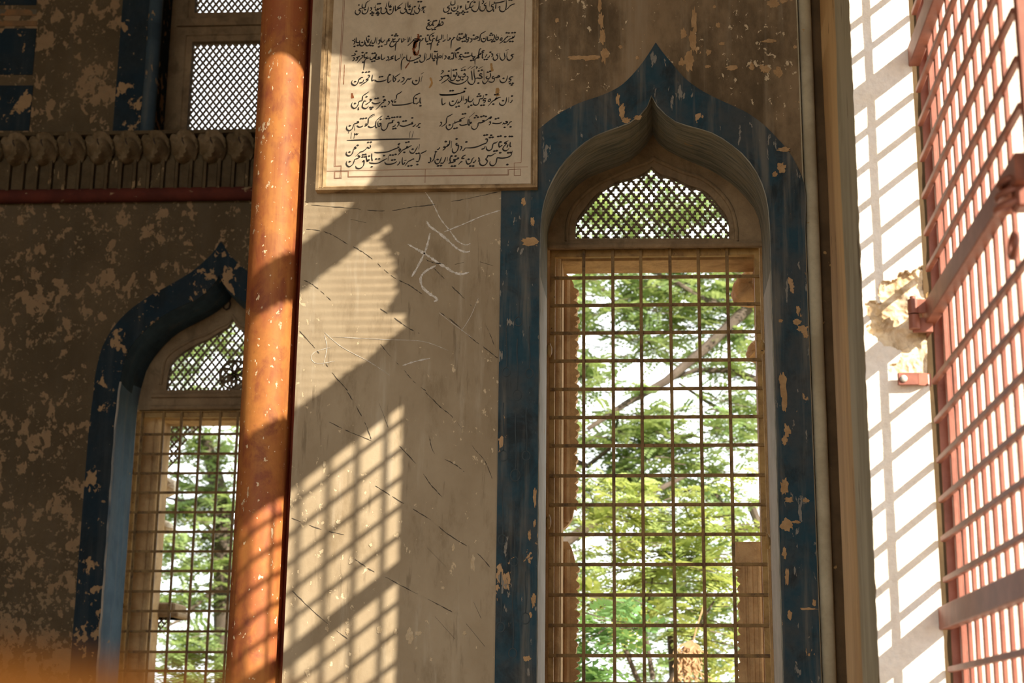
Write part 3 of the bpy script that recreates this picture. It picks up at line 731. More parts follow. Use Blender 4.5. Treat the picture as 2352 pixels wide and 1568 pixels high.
mb.loft(rings); mb.add([(XO, YR+.03, 0), (XO, YC+.6, 0), (XO, YC+.6, 8), (XO, YR+.03, 8)], [(0,1,2,3)])
struct('trim_9', mb, M['white'], smooth=True)
ZL0, ZL1, ZTOP = EYE+3.145, 8.0, 9.0
mb = MB()
mb.box(XI, XO, -6, YN, 0, ZTOP)
mb.box(XI, XO, YN, YC+.6, 8.0, ZTOP)
struct('wall_right', mb, M['room'])
# stone panel over the gate, with two cusped openings filled by sloping slats; unseen, shaped to cast the wall's sun patches
def back(P):
    out = []
    for x, y in P:
        p = at(x, y, YC); t = (XG+.02-p.x)/KX; out.append((YC-t, p.z+KZ*t))
    return out
up_ = [(500, 178), (560, 168), (600, 152), (690, 150), (770, 150), (806, 166), (838, 172), (862, 196), (846, 222), (850, 252), (872, 285), (855, 318), (858, 345), (870, 368), (847, 432), (808, 478), (745, 527), (700, 560), (500, 700)]
lo_ = [(500, 790), (697, 658), (730, 628), (766, 604), (820, 556), (859, 532), (898, 499), (927, 481), (921, 495), (899, 512), (906, 530), (879, 547), (888, 561), (901, 580), (919, 611), (908, 628), (920, 643), (915, 656), (921, 671), (911, 688), (893, 714), (910, 719), (966, 727), (961, 738), (910, 772), (850, 826), (802, 856), (748, 897), (500, 1062)]
hu, hl = back(up_), back(lo_)
ymin = min(p[0] for p in hu+hl)
P = MB(); P.plate([(YN-.02, ZL0), (YR+.02, ZL0), (YR+.02, 8.0), (YN-.02, 8.0)], [hu, hl], 0, .05)
q = MB(); q.f = P.f; q.mi = P.mi; q.v = [Vector((XG+.0+v.y, v.x, v.z)) for v in P.v]
window_4 = struct('window_4', q, M['stone'])
mb = MB(); zz = ZL0-4.0
sl_ = KZ
while zz < 10.5:
    ya, yb = YN, YR
    mb.add([(XG+.02, ya, zz+sl_*(YR-ya)), (XG+.02, yb, zz), (XG+.02, yb, zz+.0125), (XG+.02, ya, zz+.0125+sl_*(YR-ya)),
            (XG+.028, ya, zz+sl_*(YR-ya)), (XG+.028, yb, zz), (XG+.028, yb, zz+.0125), (XG+.028, ya, zz+.0125+sl_*(YR-ya))],
           [(0,1,2,3), (7,6,5,4), (0,4,5,1), (3,2,6,7)]); zz += .0385
# keep only the stretch of each slat that lies in the panel
sq = MB()
for k in range(0, len(mb.v), 8):
    z0 = mb.v[k+1].z
    ylo = YR-(8.0-z0)/sl_; yhi = YR-(ZL0-z0)/sl_
    a, b = max(YN, ylo), min(YR, yhi)
    if b-a < .05: continue
    f = lambda y: z0+sl_*(YR-y)
    vs_ = []
    for X in (XG+.02, XG+.028): vs_ += [(X, a, f(a)), (X, b, f(b)), (X, b, f(b)+.0125), (X, a, f(a)+.0125)]
    sq.add(vs_, [(0,1,2,3), (7,6,5,4), (0,4,5,1), (3,2,6,7)])
sq.build('sun_stripe_slats', M['stone'], window_4)

# ------------------------------------------------------------------ iron gate
XH, YH = at(2111, 104, 5.125).x, 5.15       # room-side face and far edge of the hinge stile
gate = thing('iron_gate', (XH, YH, 0.0), 'tall red oxide iron bar gate closing the sunlit doorway on the right', 'gate', rz=math.radians(-0.86))
GL = YH-atX(2336, 4, XH-.02).y+.012
def gb(name, *boxes, bev=.003, smooth=False):
    b = MB()
    for q in boxes: b.bbox(*q, bev)
    return b.build(name, M['gate'], gate, local=True)
gb('hinge_stile', (0, .042, -.006, 0, .04, ZL0-.01), (.036, .042, -.05, -.004, .04, ZL0-.01), bev=.0015)
gb('meeting_stile', (-.012, .03, -GL-.03, -GL, .04, ZL0-.01))
RZ = [.06, EYE-.63, EYE+.335, EYE+1.335, EYE+2.275, ZL0-.08]
for z in RZ: gb('rail', (-.036, .004, -GL, 0.0, z, z+.072))
bz = [2.16, 2.037, 1.907, 1.774, 1.643, 1.518, 1.133, 1.003, .872, .743, .618, .488, .209, .08, -.05, -.18, -.31, -.44]
bz += [2.45+.128*k for k in range(6)] + [-.76-.128*k for k in range(6)]
for z in bz: gb('cross_bar', (-.018, 0.0, -GL+.003, -.012, EYE+z*1.009-.009, EYE+z*1.009+.009), bev=.002)
for k in range(10):
    y = -.166-.1165*k
    gb('upright_bar', (0.0, .0135, y-.0095, y+.0095, .06, ZL0-.03), bev=.002)
# hinge on the stile and its fixed half in the wall
hz_ = at(2120, 705, 5.09).z; hx = at(2098, 715, 5.09).x-XH
b = MB(); b.bbox(hx-.002, .012, -.075, -.067, hz_-.024, hz_+.024, .002); b.bbox(.002, .012, -.075, -.004, hz_-.024, hz_+.024, .002); b.tube([(hx, -.065, hz_-.024), (hx, -.065, hz_+.024)], .0185, 16)
b.build('hinge_strap', M['gate'], gate, local=True, smooth=True)
b = MB(); b.tube([(hx, -.065, hz_+.02), (hx, -.065, hz_+.036)], .010, 12); b.build('hinge_pin', M['gate'], gate, local=True, smooth=True)
X0 = XH+hx
hb = thing('hinge_bracket', (X0, 5.10, hz_-.08), 'red iron hinge barrel bracket set in the broken plaster beside the gate', 'hinge bracket')
b = MB(); b.tube([(X0, 5.085, hz_-.076), (X0, 5.085, hz_-.029)], .0185, 16); b.build('barrel', M['gate'], hb, smooth=True)
b = MB(); b.bbox(X0-.004, XH-.012, 5.096, 5.106, hz_-.084, hz_-.034, .002); b.bbox(XH-.024, XH-.012, 5.104, 5.24, hz_-.082, hz_-.034, .002); b.build('plate', M['gate'], hb)
c0, c1 = at(2062, 885, 5.13), at(2142, 853, 5.13)
cl = thing('wall_clamp', ((c0.x+c1.x)/2, 5.13, c0.z), 'red iron fixing strap with one bright bolt head below the gate hinge', 'clamp')
b = MB(); b.bbox(c0.x, c0.x+.068, 5.122, 5.130, c0.z, c0.z+.042, .002)
b.add([(c0.x+.068, 5.122, c0.z), (c1.x, 5.16, c0.z+.004), (c1.x, 5.16, c0.z+.046), (c0.x+.068, 5.122, c0.z+.042), (c0.x+.068, 5.130, c0.z), (c1.x, 5.168, c0.z+.004), (c1.x, 5.168, c0.z+.046), (c0.x+.068, 5.130, c0.z+.042)],
      [(0,1,2,3), (7,6,5,4), (0,4,5,1), (3,2,6,7)])
b.tube([(c0.x+.03, 5.128, c0.z+.02), (c0.x+.03, 5.2, c0.z+.02)], .006, 8)
b.build('strap', M['gate'], cl)
b = MB(); bc = Vector((c0.x+.019, 5.12, c0.z+.021)); rings = []
for i in range(6):
    ph = math.pi/2*i/5; rings.append([(bc.x+.0125*math.cos(ph)*math.cos(a*.5236), bc.y-.008*math.sin(ph), bc.z+.0125*math.cos(ph)*math.sin(a*.5236)) for a in range(12)])
b.loft(rings, True, True); b.build('bolt_head', M['steel'], cl, smooth=True)['label'] = 'bright steel bolt head'
# hasp rings and pull ring on the meeting stile
lp = atX(2330, 440, XH-.04); ly = lp.y-YH
for k in range(3):
    z = lp.z+.034-.034*k; x0 = -.03-.006*k
    path = [(x0+.02-.045*math.sin(math.pi*i/12), ly+.005+.040*math.cos(math.pi*i/12), z-.012*math.sin(math.pi*i/12)) for i in range(13)]
    hs = MB(); hs.tube(path, .0085, 8, flat=1.5); hs.build('hasp_ring', M['gate'], gate, local=True, smooth=True)
hs = MB(); hs.bbox(-.026, .01, ly-.05, ly+.012, lp.z-.055, lp.z+.06, .006); hs.build('lock_plate', M['gate'], gate, local=True)
pr = atX(2340, 562, XH-.04); hs = MB()
hs.tube([(-.032+.004*math.sin(i/24*6.283), pr.y-YH+.030*math.cos(i/24*6.283), pr.z+.030*math.sin(i/24*6.283)) for i in range(25)], .0095, 8)
hs.build('pull_ring', M['gate'], gate, local=True, smooth=True)

# ------------------------------------------------------------------ inscription tablet
YT = YC-.05
tl, tr_, tb = at(724, 437, YT).x, at(1234, 428, YT).x, at(980, 433, YT).z
til, tir, tib = at(748, 422, YT).x, at(1218, 416, YT).x, at(980, 421, YT).z
tab = thing('inscription_tablet', ((tl+tr_)/2, YC, tb), 'framed marble tablet with black calligraphy fixed above the scratched plaster', 'inscription tablet')
ttop = EYE+4.15; YF_ = YC-.034
mb = MB(); mb.box(tl+.01, tr_-.01, YF_, YC+.001, tb+.01, ttop); mb.build('slab', M['marble'], tab)
mb = MB()
for (xa, xb) in ((tl, til), (tir, tr_)):
    d = xb-xa
    mb.loft([[(xa, YC, z), (xa, YT, z), (xa+d*.30, YT-.004, z), (xa+d*.36, YT+.004, z), (xa+d*.62, YT+.002, z), (xa+d*.70, YT-.002, z), (xb, YF_+.002, z), (xb, YF_+.006, z)] if xa == tl else
             [(xa, YF_+.006, z), (xa, YF_+.002, z), (xb-d*.70, YT-.002, z), (xb-d*.62, YT+.002, z), (xb-d*.36, YT+.004, z), (xb-d*.3, YT-.004, z), (xb, YT, z), (xb, YC, z)] for z in (tb, tb+(ttop-tb)*.5, ttop)])
d = tib-tb
mb.loft([[(x, YC, tb), (x, YT, tb), (x, YT-.004, tb+d*.3), (x, YT+.004, tb+d*.4), (x, YT, tb+d*.6), (x, YF_+.002, tib)] for x in (tl, (tl+tr_)/2, tr_)])
mb.build('frame', M['tablet_frame'], tab)
YI = YF_-.0012; pxt = abs(at(1001, 250, YI).x-at(1000, 250, YI).x)
mb = MB()
def line(s, wpx, closed=False):
    P = pts(s, YI)
    for a, b in zip(P, P[1:]): mb.ribbon([a, b], [wpx*pxt]*2, YI)
for dx in (0, 3.2):
    line(f"{791-dx} 12 {791-dx} 0", .55); line(f"{791-dx} 12 {770-dx*.8} {381+dx*.4} {784-dx*.2} {380+dx*.5} {783.5-dx} {408}", .6)
line("784 408 769 408.5 769.5 394 799.5 393.5 799 406.5 980 404.5 1168 402 1168 389.5 1196 388 1196 402.5 1181 403 1181 374 1197 373 1206 30 1206 0", .6)
line("785 410 767.5 410 768 392.5 801 392 800.5 405 980 403 1166.5 400.5 1166.5 388", .45)
line("751 393 980 388 1213 383", .6); line("977 388 976 420", .6)
mb.build('border_line', M['red_line'], tab)
def stain(s, hw, matn, sc, ox, oy):
    v = [float(t) for t in s.split()]; P = smoothpath([xz(ox+v[i]*sc, oy+v[i+1]*sc, YI) for i in range(0, len(v), 2)], 4)
    r = random.Random(len(s)); n_ = len(P)
    mb = MB(); mb.ribbon(P, [pxt*(hw[0]+(hw[1]-hw[0])*i/(n_-1))*r.uniform(.65, 1.25) for i in range(n_)], YI+.0004, .0006); mb.build('stain', M[matn], tab)
SC = 200/2352
stain("1885 210 1895 300 1885 390 1800 430 1770 520 1760 640 1790 720 1810 790", (2.4, 3.6), 'rust', SC, 800, 60)
stain("1880 330 1830 420 1800 520 1790 600", (3.2, 4.0), 'rust', SC, 800, 60)
stain("1780 150 1790 215 1825 245 1875 225 1895 120", (2.0, 1.6), 'rust', SC, 800, 105)
stain("1690 290 1660 380 1640 460 1590 530 1540 610", (.8, 1.6), 'rust', SC, 800, 105)
stain("1510 470 1515 560 1530 640 1545 690", (2.2, 3.0), 'ochre_stain', SC, 1000, 105)
stain("1670 80 1680 150 1670 230 1690 300", (3.0, 5.5), 'ochre_stain', SC, 1000, 195)
stain("1075 690 1080 840 1030 1000 980 1130", (.9, .8), 'rust', .0, 793, 145) if False else None
stain("20 20 16 180 10 300 0 480", (.5, 1.0), 'rust', .1, 789, 146)
stain("215 160 220 220 235 300", (1.2, 4.5), 'rust', SC, 790, 200)
stain("20 0 40 60 10 120", (2.0, 2.5), 'ochre_stain', .2, 984, 178)

# lettering: every stroke traced as a pen line; single points are diamond dots
TXT = [
(800,0,SC,"""2105 180 2060 186 2010 195 1985 215 2030 220 2020 255 1970 280;2060 265 2030 310 2055 350;1920 115 1917 170 1890 225 1930 250 1915 310 1870 362 1800 340 1780 270;1895 45;1965 45;1830 170 1780 175 1790 200;1745 180 1720 260 1700 330 1640 365 1585 330 1570 240;1655 255;1695 385;1755 385;1615 40 1610 120 1620 185 1680 180 1650 155 1690 125;1560 75 1545 200 1520 235 1560 260 1545 310 1510 345 1470 360 1415 340 1400 270;1480 70 1330 200 1410 210 1330 245 1280 290 1265 240;1270 145 1270 230 1285 290;1225 165 1215 260 1190 340 1120 385 1055 345 1035 250;1135 265;1105 25 1090 110 1105 185 1160 185 1130 155 1165 125;1040 75 1025 170 1000 220 1035 250 1020 320 970 360 910 365 880 320 890 210 850 225 820 245 780 268 740 270 725 240 735 130;800 215 780 240 830 240;800 105;855 100;790 325;765 365;820 360;800 405;690 195 740 200;590 210 625 215 620 260 580 295;640 325;605 370;675 355;650 410;545 180 530 270 495 345 430 375 375 345 375 260;450 262;590 5 490 70 465 150 450 205 390 210 370 180 375 100;390 215 320 230 285 270 325 295 300 360 255 395 205 375 185 330 200 270;270 125 295 135 275 155"""),
(1000,0,SC,"""2150 100 2090 115 2040 140 2000 170 1960 220 1900 265;1915 0 1915 130 1900 230 1860 300 1790 310 1740 270 1740 170 1690 215;1890 20 1790 50 1700 70 1600 78 1590 40;1640 100 1630 170 1625 240;1590 100 1520 130 1515 170 1560 190 1545 250 1500 290 1440 310 1390 270 1385 190;1585 240 1565 275 1580 310;1470 20 1455 180;1390 70 1330 105 1325 145 1365 160 1345 230 1300 285 1240 290 1200 250 1210 160;1260 20 1300 30 1290 80 1250 105;1185 20 1180 150 1150 250 1100 305 1040 305 985 260 985 200;1050 10 960 70 935 140 930 190 970 195 1010 160 1030 150;930 190 890 220 850 245 820 230 825 105;885 50;1060 60;865 325;725 160 670 170 680 190 700 195 660 235;745 300;710 345;790 335;755 385;600 320;570 370;648 355;615 405;2000 0;2060 0;610 135 605 210 570 270 500 300 440 270 430 200;515 215;530 0 525 100 490 130 430 130 415 100 425 25;400 150 345 170 330 205 375 220 360 280 310 320 250 325 220 280 235 205;350 362;415 355"""),
(900,30,SC,"""1350 150;1415 145;1330 265 1350 235 1380 255 1375 305 1330 330 1240 345 1250 310 1310 300 1330 265;1290 180 1270 290 1250 330;1240 345 1190 380 1140 405;1100 448;1165 440;1110 225 1105 320 1140 325;1140 215;1195 205;1075 290 1060 330 1000 350;1065 220 1010 250 970 290 1020 300 960 350 935 400 970 440 1030 440 1090 400;995 195"""),
(800,60,SC,"""180 330 150 380 100 385;150 410 175 425 165 465 130 490;165 550;185 500 180 540;215 300 210 400 230 440 290 435 310 380;440 375 440 450 400 520 340 530 300 490 310 420;375 440;255 520;490 290 495 370 520 400 560 370 540 340;550 275;630 370 600 440 560 510 510 530 460 490 470 430;535 430;600 525;660 530;740 295 725 380 700 450 640 460 645 420;775 300 755 470;810 400 840 370 850 420 830 470 790 480;890 300 880 380 910 430 950 415 990 360;825 560;900 540;845 515 835 550;1130 330 1080 350 1110 390 1050 400 1040 440 1030 490 960 505;1280 340 1220 355 1180 340;1220 375 1180 400 1140 460 1120 520 1160 555 1230 530 1270 470;1185 245;1260 265;1325 260;1290 215;1225 420;1410 350 1370 345 1350 400 1300 425 1280 500 1265 665;1250 405 1310 430;1490 320 1500 380 1440 430 1450 320;1500 380 1560 350;1610 290 1600 430;1650 290 1630 400 1600 430;1700 280 1680 390;1860 350 1800 340 1750 385 1850 390;1750 385 1690 450 1600 530;1955 270;1890 370 1930 380 1940 340;2050 340 2000 340 1990 380 1940 410 1920 500 1910 660;2090 300 2090 390 2120 420 2170 390;2330 170 2220 240 2190 300 2200 370 2250 380;2150 245;2285 265;2145 485;2205 475;2350 330 2290 340 2270 420 2240 470 2225 650"""),
(1000,60,SC,"""0 350 40 380;50 250 35 340 20 390 80 380 130 350;80 400 100 430 60 460 50 510 90 490;175 220 165 330 130 360;215 230 210 350;265 350 250 390 190 410;330 215 310 375;370 320 410 330 360 375 320 380;540 310 490 310 480 350 440 380 425 470 415 600;600 240 580 340 600 370 660 370 680 330 640 310 640 350;680 340 750 320 770 260;650 215;715 210;810 195 800 290 760 310;850 210 830 330 870 370 910 320 870 310;735 415;800 405;890 350 880 410 830 430;940 340 980 350 980 400 925 440;1000 340 1060 350 1120 330 1160 300 1110 285 1060 330;1035 245;1370 130 1260 190 1220 230 1205 310 1190 380 1135 385;1370 270 1360 370 1320 420 1260 410 1240 370 1250 320;1310 335;1415 270 1405 370 1450 385 1530 350;1600 225 1590 310 1560 370 1520 375;1480 245;1545 240;1510 195;1530 420;1590 410;1655 220 1630 320 1650 370 1700 340 1690 290 1650 310;1760 320 1800 320 1790 370 1750 370 1760 320;1785 240 1790 255;1900 330 1860 370 1810 410 1735 470;1860 350 1920 300 1960 270 1930 310;2030 270 1980 285;1925 180;1985 185;2075 180;2145 175;2145 230 2130 290 2080 290 2110 310 2050 330 1990 360 1950 400 1890 445;2015 415;2085 415;1870 430"""),
(800,105,SC,"""215 150;165 195 190 240 140 260 75 275;120 325 160 330 150 380 105 410;210 310 250 330 240 370 190 405;320 275 270 300 240 310;350 265 395 265 380 310 330 350 290 400 240 460;385 185;445 210 430 310 480 320 520 290;490 195;560 330 500 340 460 370 440 420 430 520 415 645;400 445;590 290 590 360 640 370 690 310 720 330 680 345;735 200 720 310;770 215 745 300 730 370;655 210;715 200;645 425;705 415;850 290 800 310 850 340 800 360 735 370;905 220 890 320 910 370 960 350 1000 310;1040 310 1080 300 1085 360 1010 405;1240 275 1180 290 1150 320 1210 340 1130 370 1070 410;1275 250 1265 360 1290 395 1340 360 1400 330;1420 220 1410 320;1465 215 1440 340;1550 320 1500 310 1480 350 1450 390 1430 480 1425 655;1580 240 1575 340 1600 395 1680 410 1770 390 1850 350 1940 300 1935 250 1890 275;1800 455;1860 440;2075 190 2060 300 2065 350 2040 410 1980 445 1935 420 1930 370;2110 220 2095 340;2230 200 2210 310 2180 350 2130 370 2110 405;2270 195 2260 290 2280 350 2340 340 2340 260 2320 290;2340 155;2310 400"""),
(1000,105,SC,"""0 170 40 150 60 155;60 190 50 280 30 360;130 260 90 290 60 360 40 420 40 525;205 200 185 350;130 260 160 290 140 320 90 300;250 260 290 290 270 340 230 365;340 300 385 300 370 350 340 340 345 300;510 160 490 280 480 350 440 350 380 375;680 35 600 80 530 130;690 55 610 100 545 145;455 200;555 180 545 270 570 330;610 190;735 230 670 240 650 290 690 290 670 340 615 375;710 370;980 250 920 280 850 300 780 305 745 285 740 260;815 200;880 195;990 180 985 260 1020 300 1060 290;1080 270 1050 330 1000 350;965 400;1030 385;1240 75 1200 90 1180 150 1160 280 1110 330 1070 380 1070 510;1100 330 1180 320 1150 260 1240 215 1200 200;1330 130 1270 140 1260 170 1310 180;1275 190 1265 320 1300 320;1400 230 1380 250 1340 320;1330 375;1390 370;1470 260 1440 310 1400 330;1500 220 1540 220 1545 270 1510 300;1485 175;1700 205 1650 240 1680 270 1680 330 1640 380 1590 390 1560 350 1570 300;1745 195 1730 310;1860 190 1870 260 1880 320 1840 380 1790 385 1755 340 1760 300;1935 160 1920 310;1980 95 1900 125;2130 225 2080 235 2040 260 2090 290 2060 350 2010 390 1960 380 1935 340 1940 290"""),
(800,155,SC,"""530 200 570 210 560 260 520 300 480 325 540 330 470 390 390 440 320 500;395 130;485 125;562 115;400 260 340 270 330 300 290 310 270 380 230 450 170 480 110 450 90 400 110 340;185 380;420 320 390 390 295 415;655 195 640 290 640 345 675 345 670 320;1030 310 990 345 900 370 800 380 730 350 715 320;850 255;915 245;1140 190 1080 230 1065 320 1070 400 1110 390 1160 335;1120 195;1400 160 1330 210 1250 270 1280 310 1250 370 1220 390;1225 210 1210 300 1220 390;1185 225 1200 210;1385 320 1360 370 1320 390;1450 280 1490 270 1505 320 1470 370 1410 400;1715 275 1660 310 1600 310 1560 370 1520 420 1460 460;1920 250 1915 360 1880 430 1810 460 1750 430 1730 390 1750 330;1835 355;1995 220 1960 390;2040 130 1965 175"""),
(1000,145,SC,"""160 220 200 200 205 240 140 300;300 330 230 350 190 380;140 350 170 370 190 400 150 450 100 480;340 310 360 340 310 330 370 370 330 430 250 490 160 545;365 215;430 150 425 400;500 300 490 350 530 350 520 310;540 360 530 420 470 465 410 450 395 370;570 230 580 330 540 360;490 190;560 175;640 320 620 360 670 380 700 340;680 380 670 440 620 475 550 460;790 260 760 300 800 290 800 350 760 370 710 370;715 195;790 185;810 85 680 155;730 445;840 340 880 380 860 440 800 500 700 550 580 565 450 530 380 490 340 450;965 80 870 155;965 200 985 320 995 460;1075 70 960 150;1045 150 1045 300 1070 430 1050 520 1000 570 930 560 880 500 880 450;1095 100 1130 110 1095 160;1270 300 1220 280 1190 320 1240 350 1260 390 1200 410 1130 400 1075 420;1170 210;1255 190;1275 90 1160 155;1160 540;1310 195 1315 450;1410 350 1370 380 1400 420 1450 410;1450 420 1400 490 1340 550 1290 530 1270 470;1480 260 1490 340 1470 390 1440 410;1415 245;1480 220;1590 350 1540 370 1550 410 1610 390;1600 400 1580 480 1520 515 1430 495;1610 390 1680 380 1740 360 1700 335 1660 370;1950 330 1930 430 1890 500 1820 525 1760 500 1740 430;1840 410;2110 370 2040 370 1990 420 2040 440 2020 480 1960 515;2015 550;2090 545;2060 590"""),
(790,200,SC,"""400 400 380 480 330 550 270 570 215 530 205 470 230 410;300 440;475 360 410 385 400 410;395 540 385 590 400 612;680 120 590 180 520 230 500 290 490 360 470 370;600 375 550 370 530 400 500 480 500 540 560 575 620 560 670 500;610 260;770 325 700 330 740 350 700 390 640 440 575 470;710 550;772 545;735 592;985 400 930 430 850 445 790 430 755 400;850 310;915 300;1130 330 1080 340 1080 370 1140 350;1090 400 1040 420 980 480 920 550 860 605;1070 260;1035 530;1110 520;1190 380 1225 400 1220 440 1175 490;1300 340 1280 370 1320 390 1290 450;1400 330 1340 360;1380 400;1570 110 1500 160 1435 200 1420 260 1405 330;1290 460 1330 485 1450 485 1600 475 1740 450 1860 415;2065 160 1990 190 1930 220 1890 270 1880 340 1880 400 1890 440 1940 440;2050 150 1940 210;1945 305;2015 390 1990 430 1940 460;2060 280 2050 360 2060 420 2090 430;2065 505"""),
(1000,195,SC,"""810 160 760 165 800 180 730 200 640 230 500 255 330 265 180 260 110 240;640 234 500 262 330 274 180 275 110 258;810 95;405 160;470 155;180 345 175 450 190 530 240 510 280 480;600 385 570 440 540 500 480 550 410 550 380 500 385 450;470 440;565 595;635 575;715 285 705 400 660 460 600 490 640 430;765 290 745 430;790 410 840 390 850 440 820 490 780 510;905 290 890 400 910 450 980 440 1030 360;970 550;895 595;885 540 890 570;1380 370 1320 370 1290 420 1350 420 1330 470 1290 490;1375 265;1300 270 1280 360 1200 380 1185 440 1150 520 1090 545 1030 520 1015 450;1140 310;1215 300;1180 245;1240 550;1310 545;1430 400 1480 380 1480 430 1430 440 1430 400;1770 330 1700 345 1650 370 1610 390 1640 350 1660 370 1590 410 1540 440 1490 490 1420 570;1610 265;1680 250;1565 520;1925 330 1915 420 1880 510 1820 550 1750 530 1725 470;1825 425;1985 325 1970 470;2075 400 2060 450 2010 480;2070 300"""),
(790,255,SC,"""270 350 250 410 220 480 150 525 100 510 70 460 85 390;160 395;400 270 360 285 400 300 340 325 280 345 255 380;300 370 290 520;520 395 470 420 410 430 345 390;560 400 600 380 600 340 570 360;830 75 740 120 670 190 660 250 650 330 620 380 560 410;835 100 690 190;460 205;525 200;600 190;840 390 780 430 700 435 650 400;870 260 860 350 860 430 900 450;1040 125 960 180 880 250;930 260 915 340 930 410 990 390 1000 340 960 330 980 370;990 225;1370 240 1300 260 1320 300 1250 320 1200 330 1180 400 1140 480 1070 520 1010 470 1020 390;1155 205;1225 200;1195 145;1300 175;1360 170;1440 160;1520 160;1390 360 1370 400 1300 430;1430 310 1480 300 1480 360 1430 420;1330 480;1390 470;1870 290 1830 310 1860 340 1800 350 1750 370 1680 395 1600 410 1520 390 1505 370;1605 275;1670 265;1845 185;1930 350 1910 390 1850 420;2080 330 2020 350 2000 390 1950 415;2030 440;205 580 190 740;290 590 300 630 345 610 350 635 390 600;290 610 270 740;130 550 120 600;1790 545 1760 720;1875 545 1835 720;80 790 500 775 1000 765 1500 755 2060 750"""),
(1000,250,SC,"""130 360 165 370 150 430 105 470;475 130 390 180 320 220 300 290 290 380 240 430 165 480;475 390 470 450 430 520 360 560 310 530 290 480 305 430;385 435;800 225 720 260 650 300 700 320 620 340 560 360 520 380 530 320;520 380 475 390;740 140;805 130;515 530;580 515;650 410 690 440 760 440 870 410;890 270 880 400 920 450;930 270 930 380 970 380 960 360 930 400 915 450;1060 100 910 230;1330 300 1270 320 1330 330 1240 370 1160 380 1150 450 1110 520 1050 555 985 520 980 460;1065 240;1150 225;1105 185;1240 210;1305 190;1365 205;1500 220 1470 260 1510 240 1500 215 1430 260 1400 290 1340 320;1440 360 1490 350 1480 400 1440 440;1800 350 1740 385 1650 395 1560 385 1545 370;1630 270;1700 250;1960 340 1900 340 1950 370 1870 400 1840 380 1810 425;2070 335 2010 360 1980 410 1930 440;1870 500;2030 485"""),
(785,320,SC,"""320 250 300 340 270 400 210 440 150 430 120 390 130 330;210 340;380 190 340 220 390 230 330 270;430 160;770 150 780 200 740 235 690 215 640 270 570 320 500 340 450 390 370 460;715 80;790 75;880 345 950 355 1100 350 1250 330 1350 290 1450 250 1550 210 1500 200;1580 100 1520 130 1560 150;1560 240 1590 280 1560 320 1545 280 1560 240;1890 160 1830 190 1790 210 1760 190 1750 230 1800 220;1790 215 1700 260 1640 290 1580 350 1510 430;1740 85;1805 70;1690 350;2050 190 2010 260 1980 320 1930 370 1860 360 1830 300;1915 265;2100 130 2080 270;2290 300 2200 350 2130 380;2110 390 2110 480 2070 590 2000 590;2020 385;2080 375;2040 680;1960 530 1920 530 1850 570 1790 600 1700 720;1800 720;1880 710;1640 480 1630 600 1650 670 1700 640 1690 620;1750 560 1690 570;1570 590 1550 650 1490 700;1490 590 1420 640 1300 670 1190 660 1160 600;1360 560;1430 550;1255 440 1245 570;1220 510 1150 550 1090 580 1020 620 930 645 800 640 740 620;930 530;1010 525;1310 425;1380 425;1455 405;1140 440;815 370 810 500 830 580;810 740;760 530 700 560 690 590 750 560;665 430 670 520 690 600;740 450;575 415;640 405;560 475;630 470;610 590 560 600 600 570 600 660 560 740 480 785 400 770 375 710;500 450 440 440 490 470 430 510 340 540;345 540 330 600 290 680 210 735 150 710 120 650 140 580;215 600"""),
(980,305,220/2352,"""325 350 300 390 250 415;440 320 420 350 460 360 430 400 390 430;500 300 540 290 520 320 460 340;470 215;570 180 550 290 500 320;615 200 600 370;760 260 720 260 730 300 780 310 770 390 730 460 670 490 630 450 630 380;735 150;830 330 860 350 840 400 810 435;950 360 920 410 875 440;950 365 1100 365 1250 335 1380 280 1470 240 1490 160 1450 150 1440 170;975 225;1420 60;1480 50;1440 320 1410 380 1340 400;1740 210 1700 240 1640 260 1620 310 1600 390 1530 435 1470 400 1465 330;1555 115;1620 110;1585 60;1780 210 1770 300 1790 345 1840 310 1860 300;1755 90;1815 80;1815 225;2010 190 1930 230 1910 250 1960 260 1890 340 1870 400 1910 435 1970 430 2030 370;1930 95;2000 280 1980 340 1960 350;2055 220 2045 320 2080 330;2040 90;2095 90;80 600 100 640 80 720 30 725;215 480 190 580 170 650 110 720;225 465;370 590 340 660 310 730 250 760 205 720 205 660;270 655;280 810;350 805;470 590 440 680 400 740 330 740;510 590 505 690;590 570 570 650 580 720 530 750;530 750 640 720 700 690 660 660 720 650 790 620 750 610;610 570;710 570;620 820;690 815;960 540 900 570 860 620 930 625;880 700 830 720 780 780;1170 600 1120 640 1100 700 1060 750 1000 760 970 700 970 650;1030 650;1070 815;1140 815;1270 600 1290 650 1260 710;1210 660 1180 710 1130 730;1700 490 1650 520 1580 560 1500 560 1490 600 1450 640 1490 690 1460 760 1390 800 1320 780 1300 720 1310 660;1660 450;1720 440;1805 490;2100 440 2090 500 2060 560 1980 600 1850 620 1740 610 1720 650 1700 740 1640 800 1570 790 1550 740 1560 690;2000 490;2060 485;1980 780"""),
]
YK = YF_-.0020
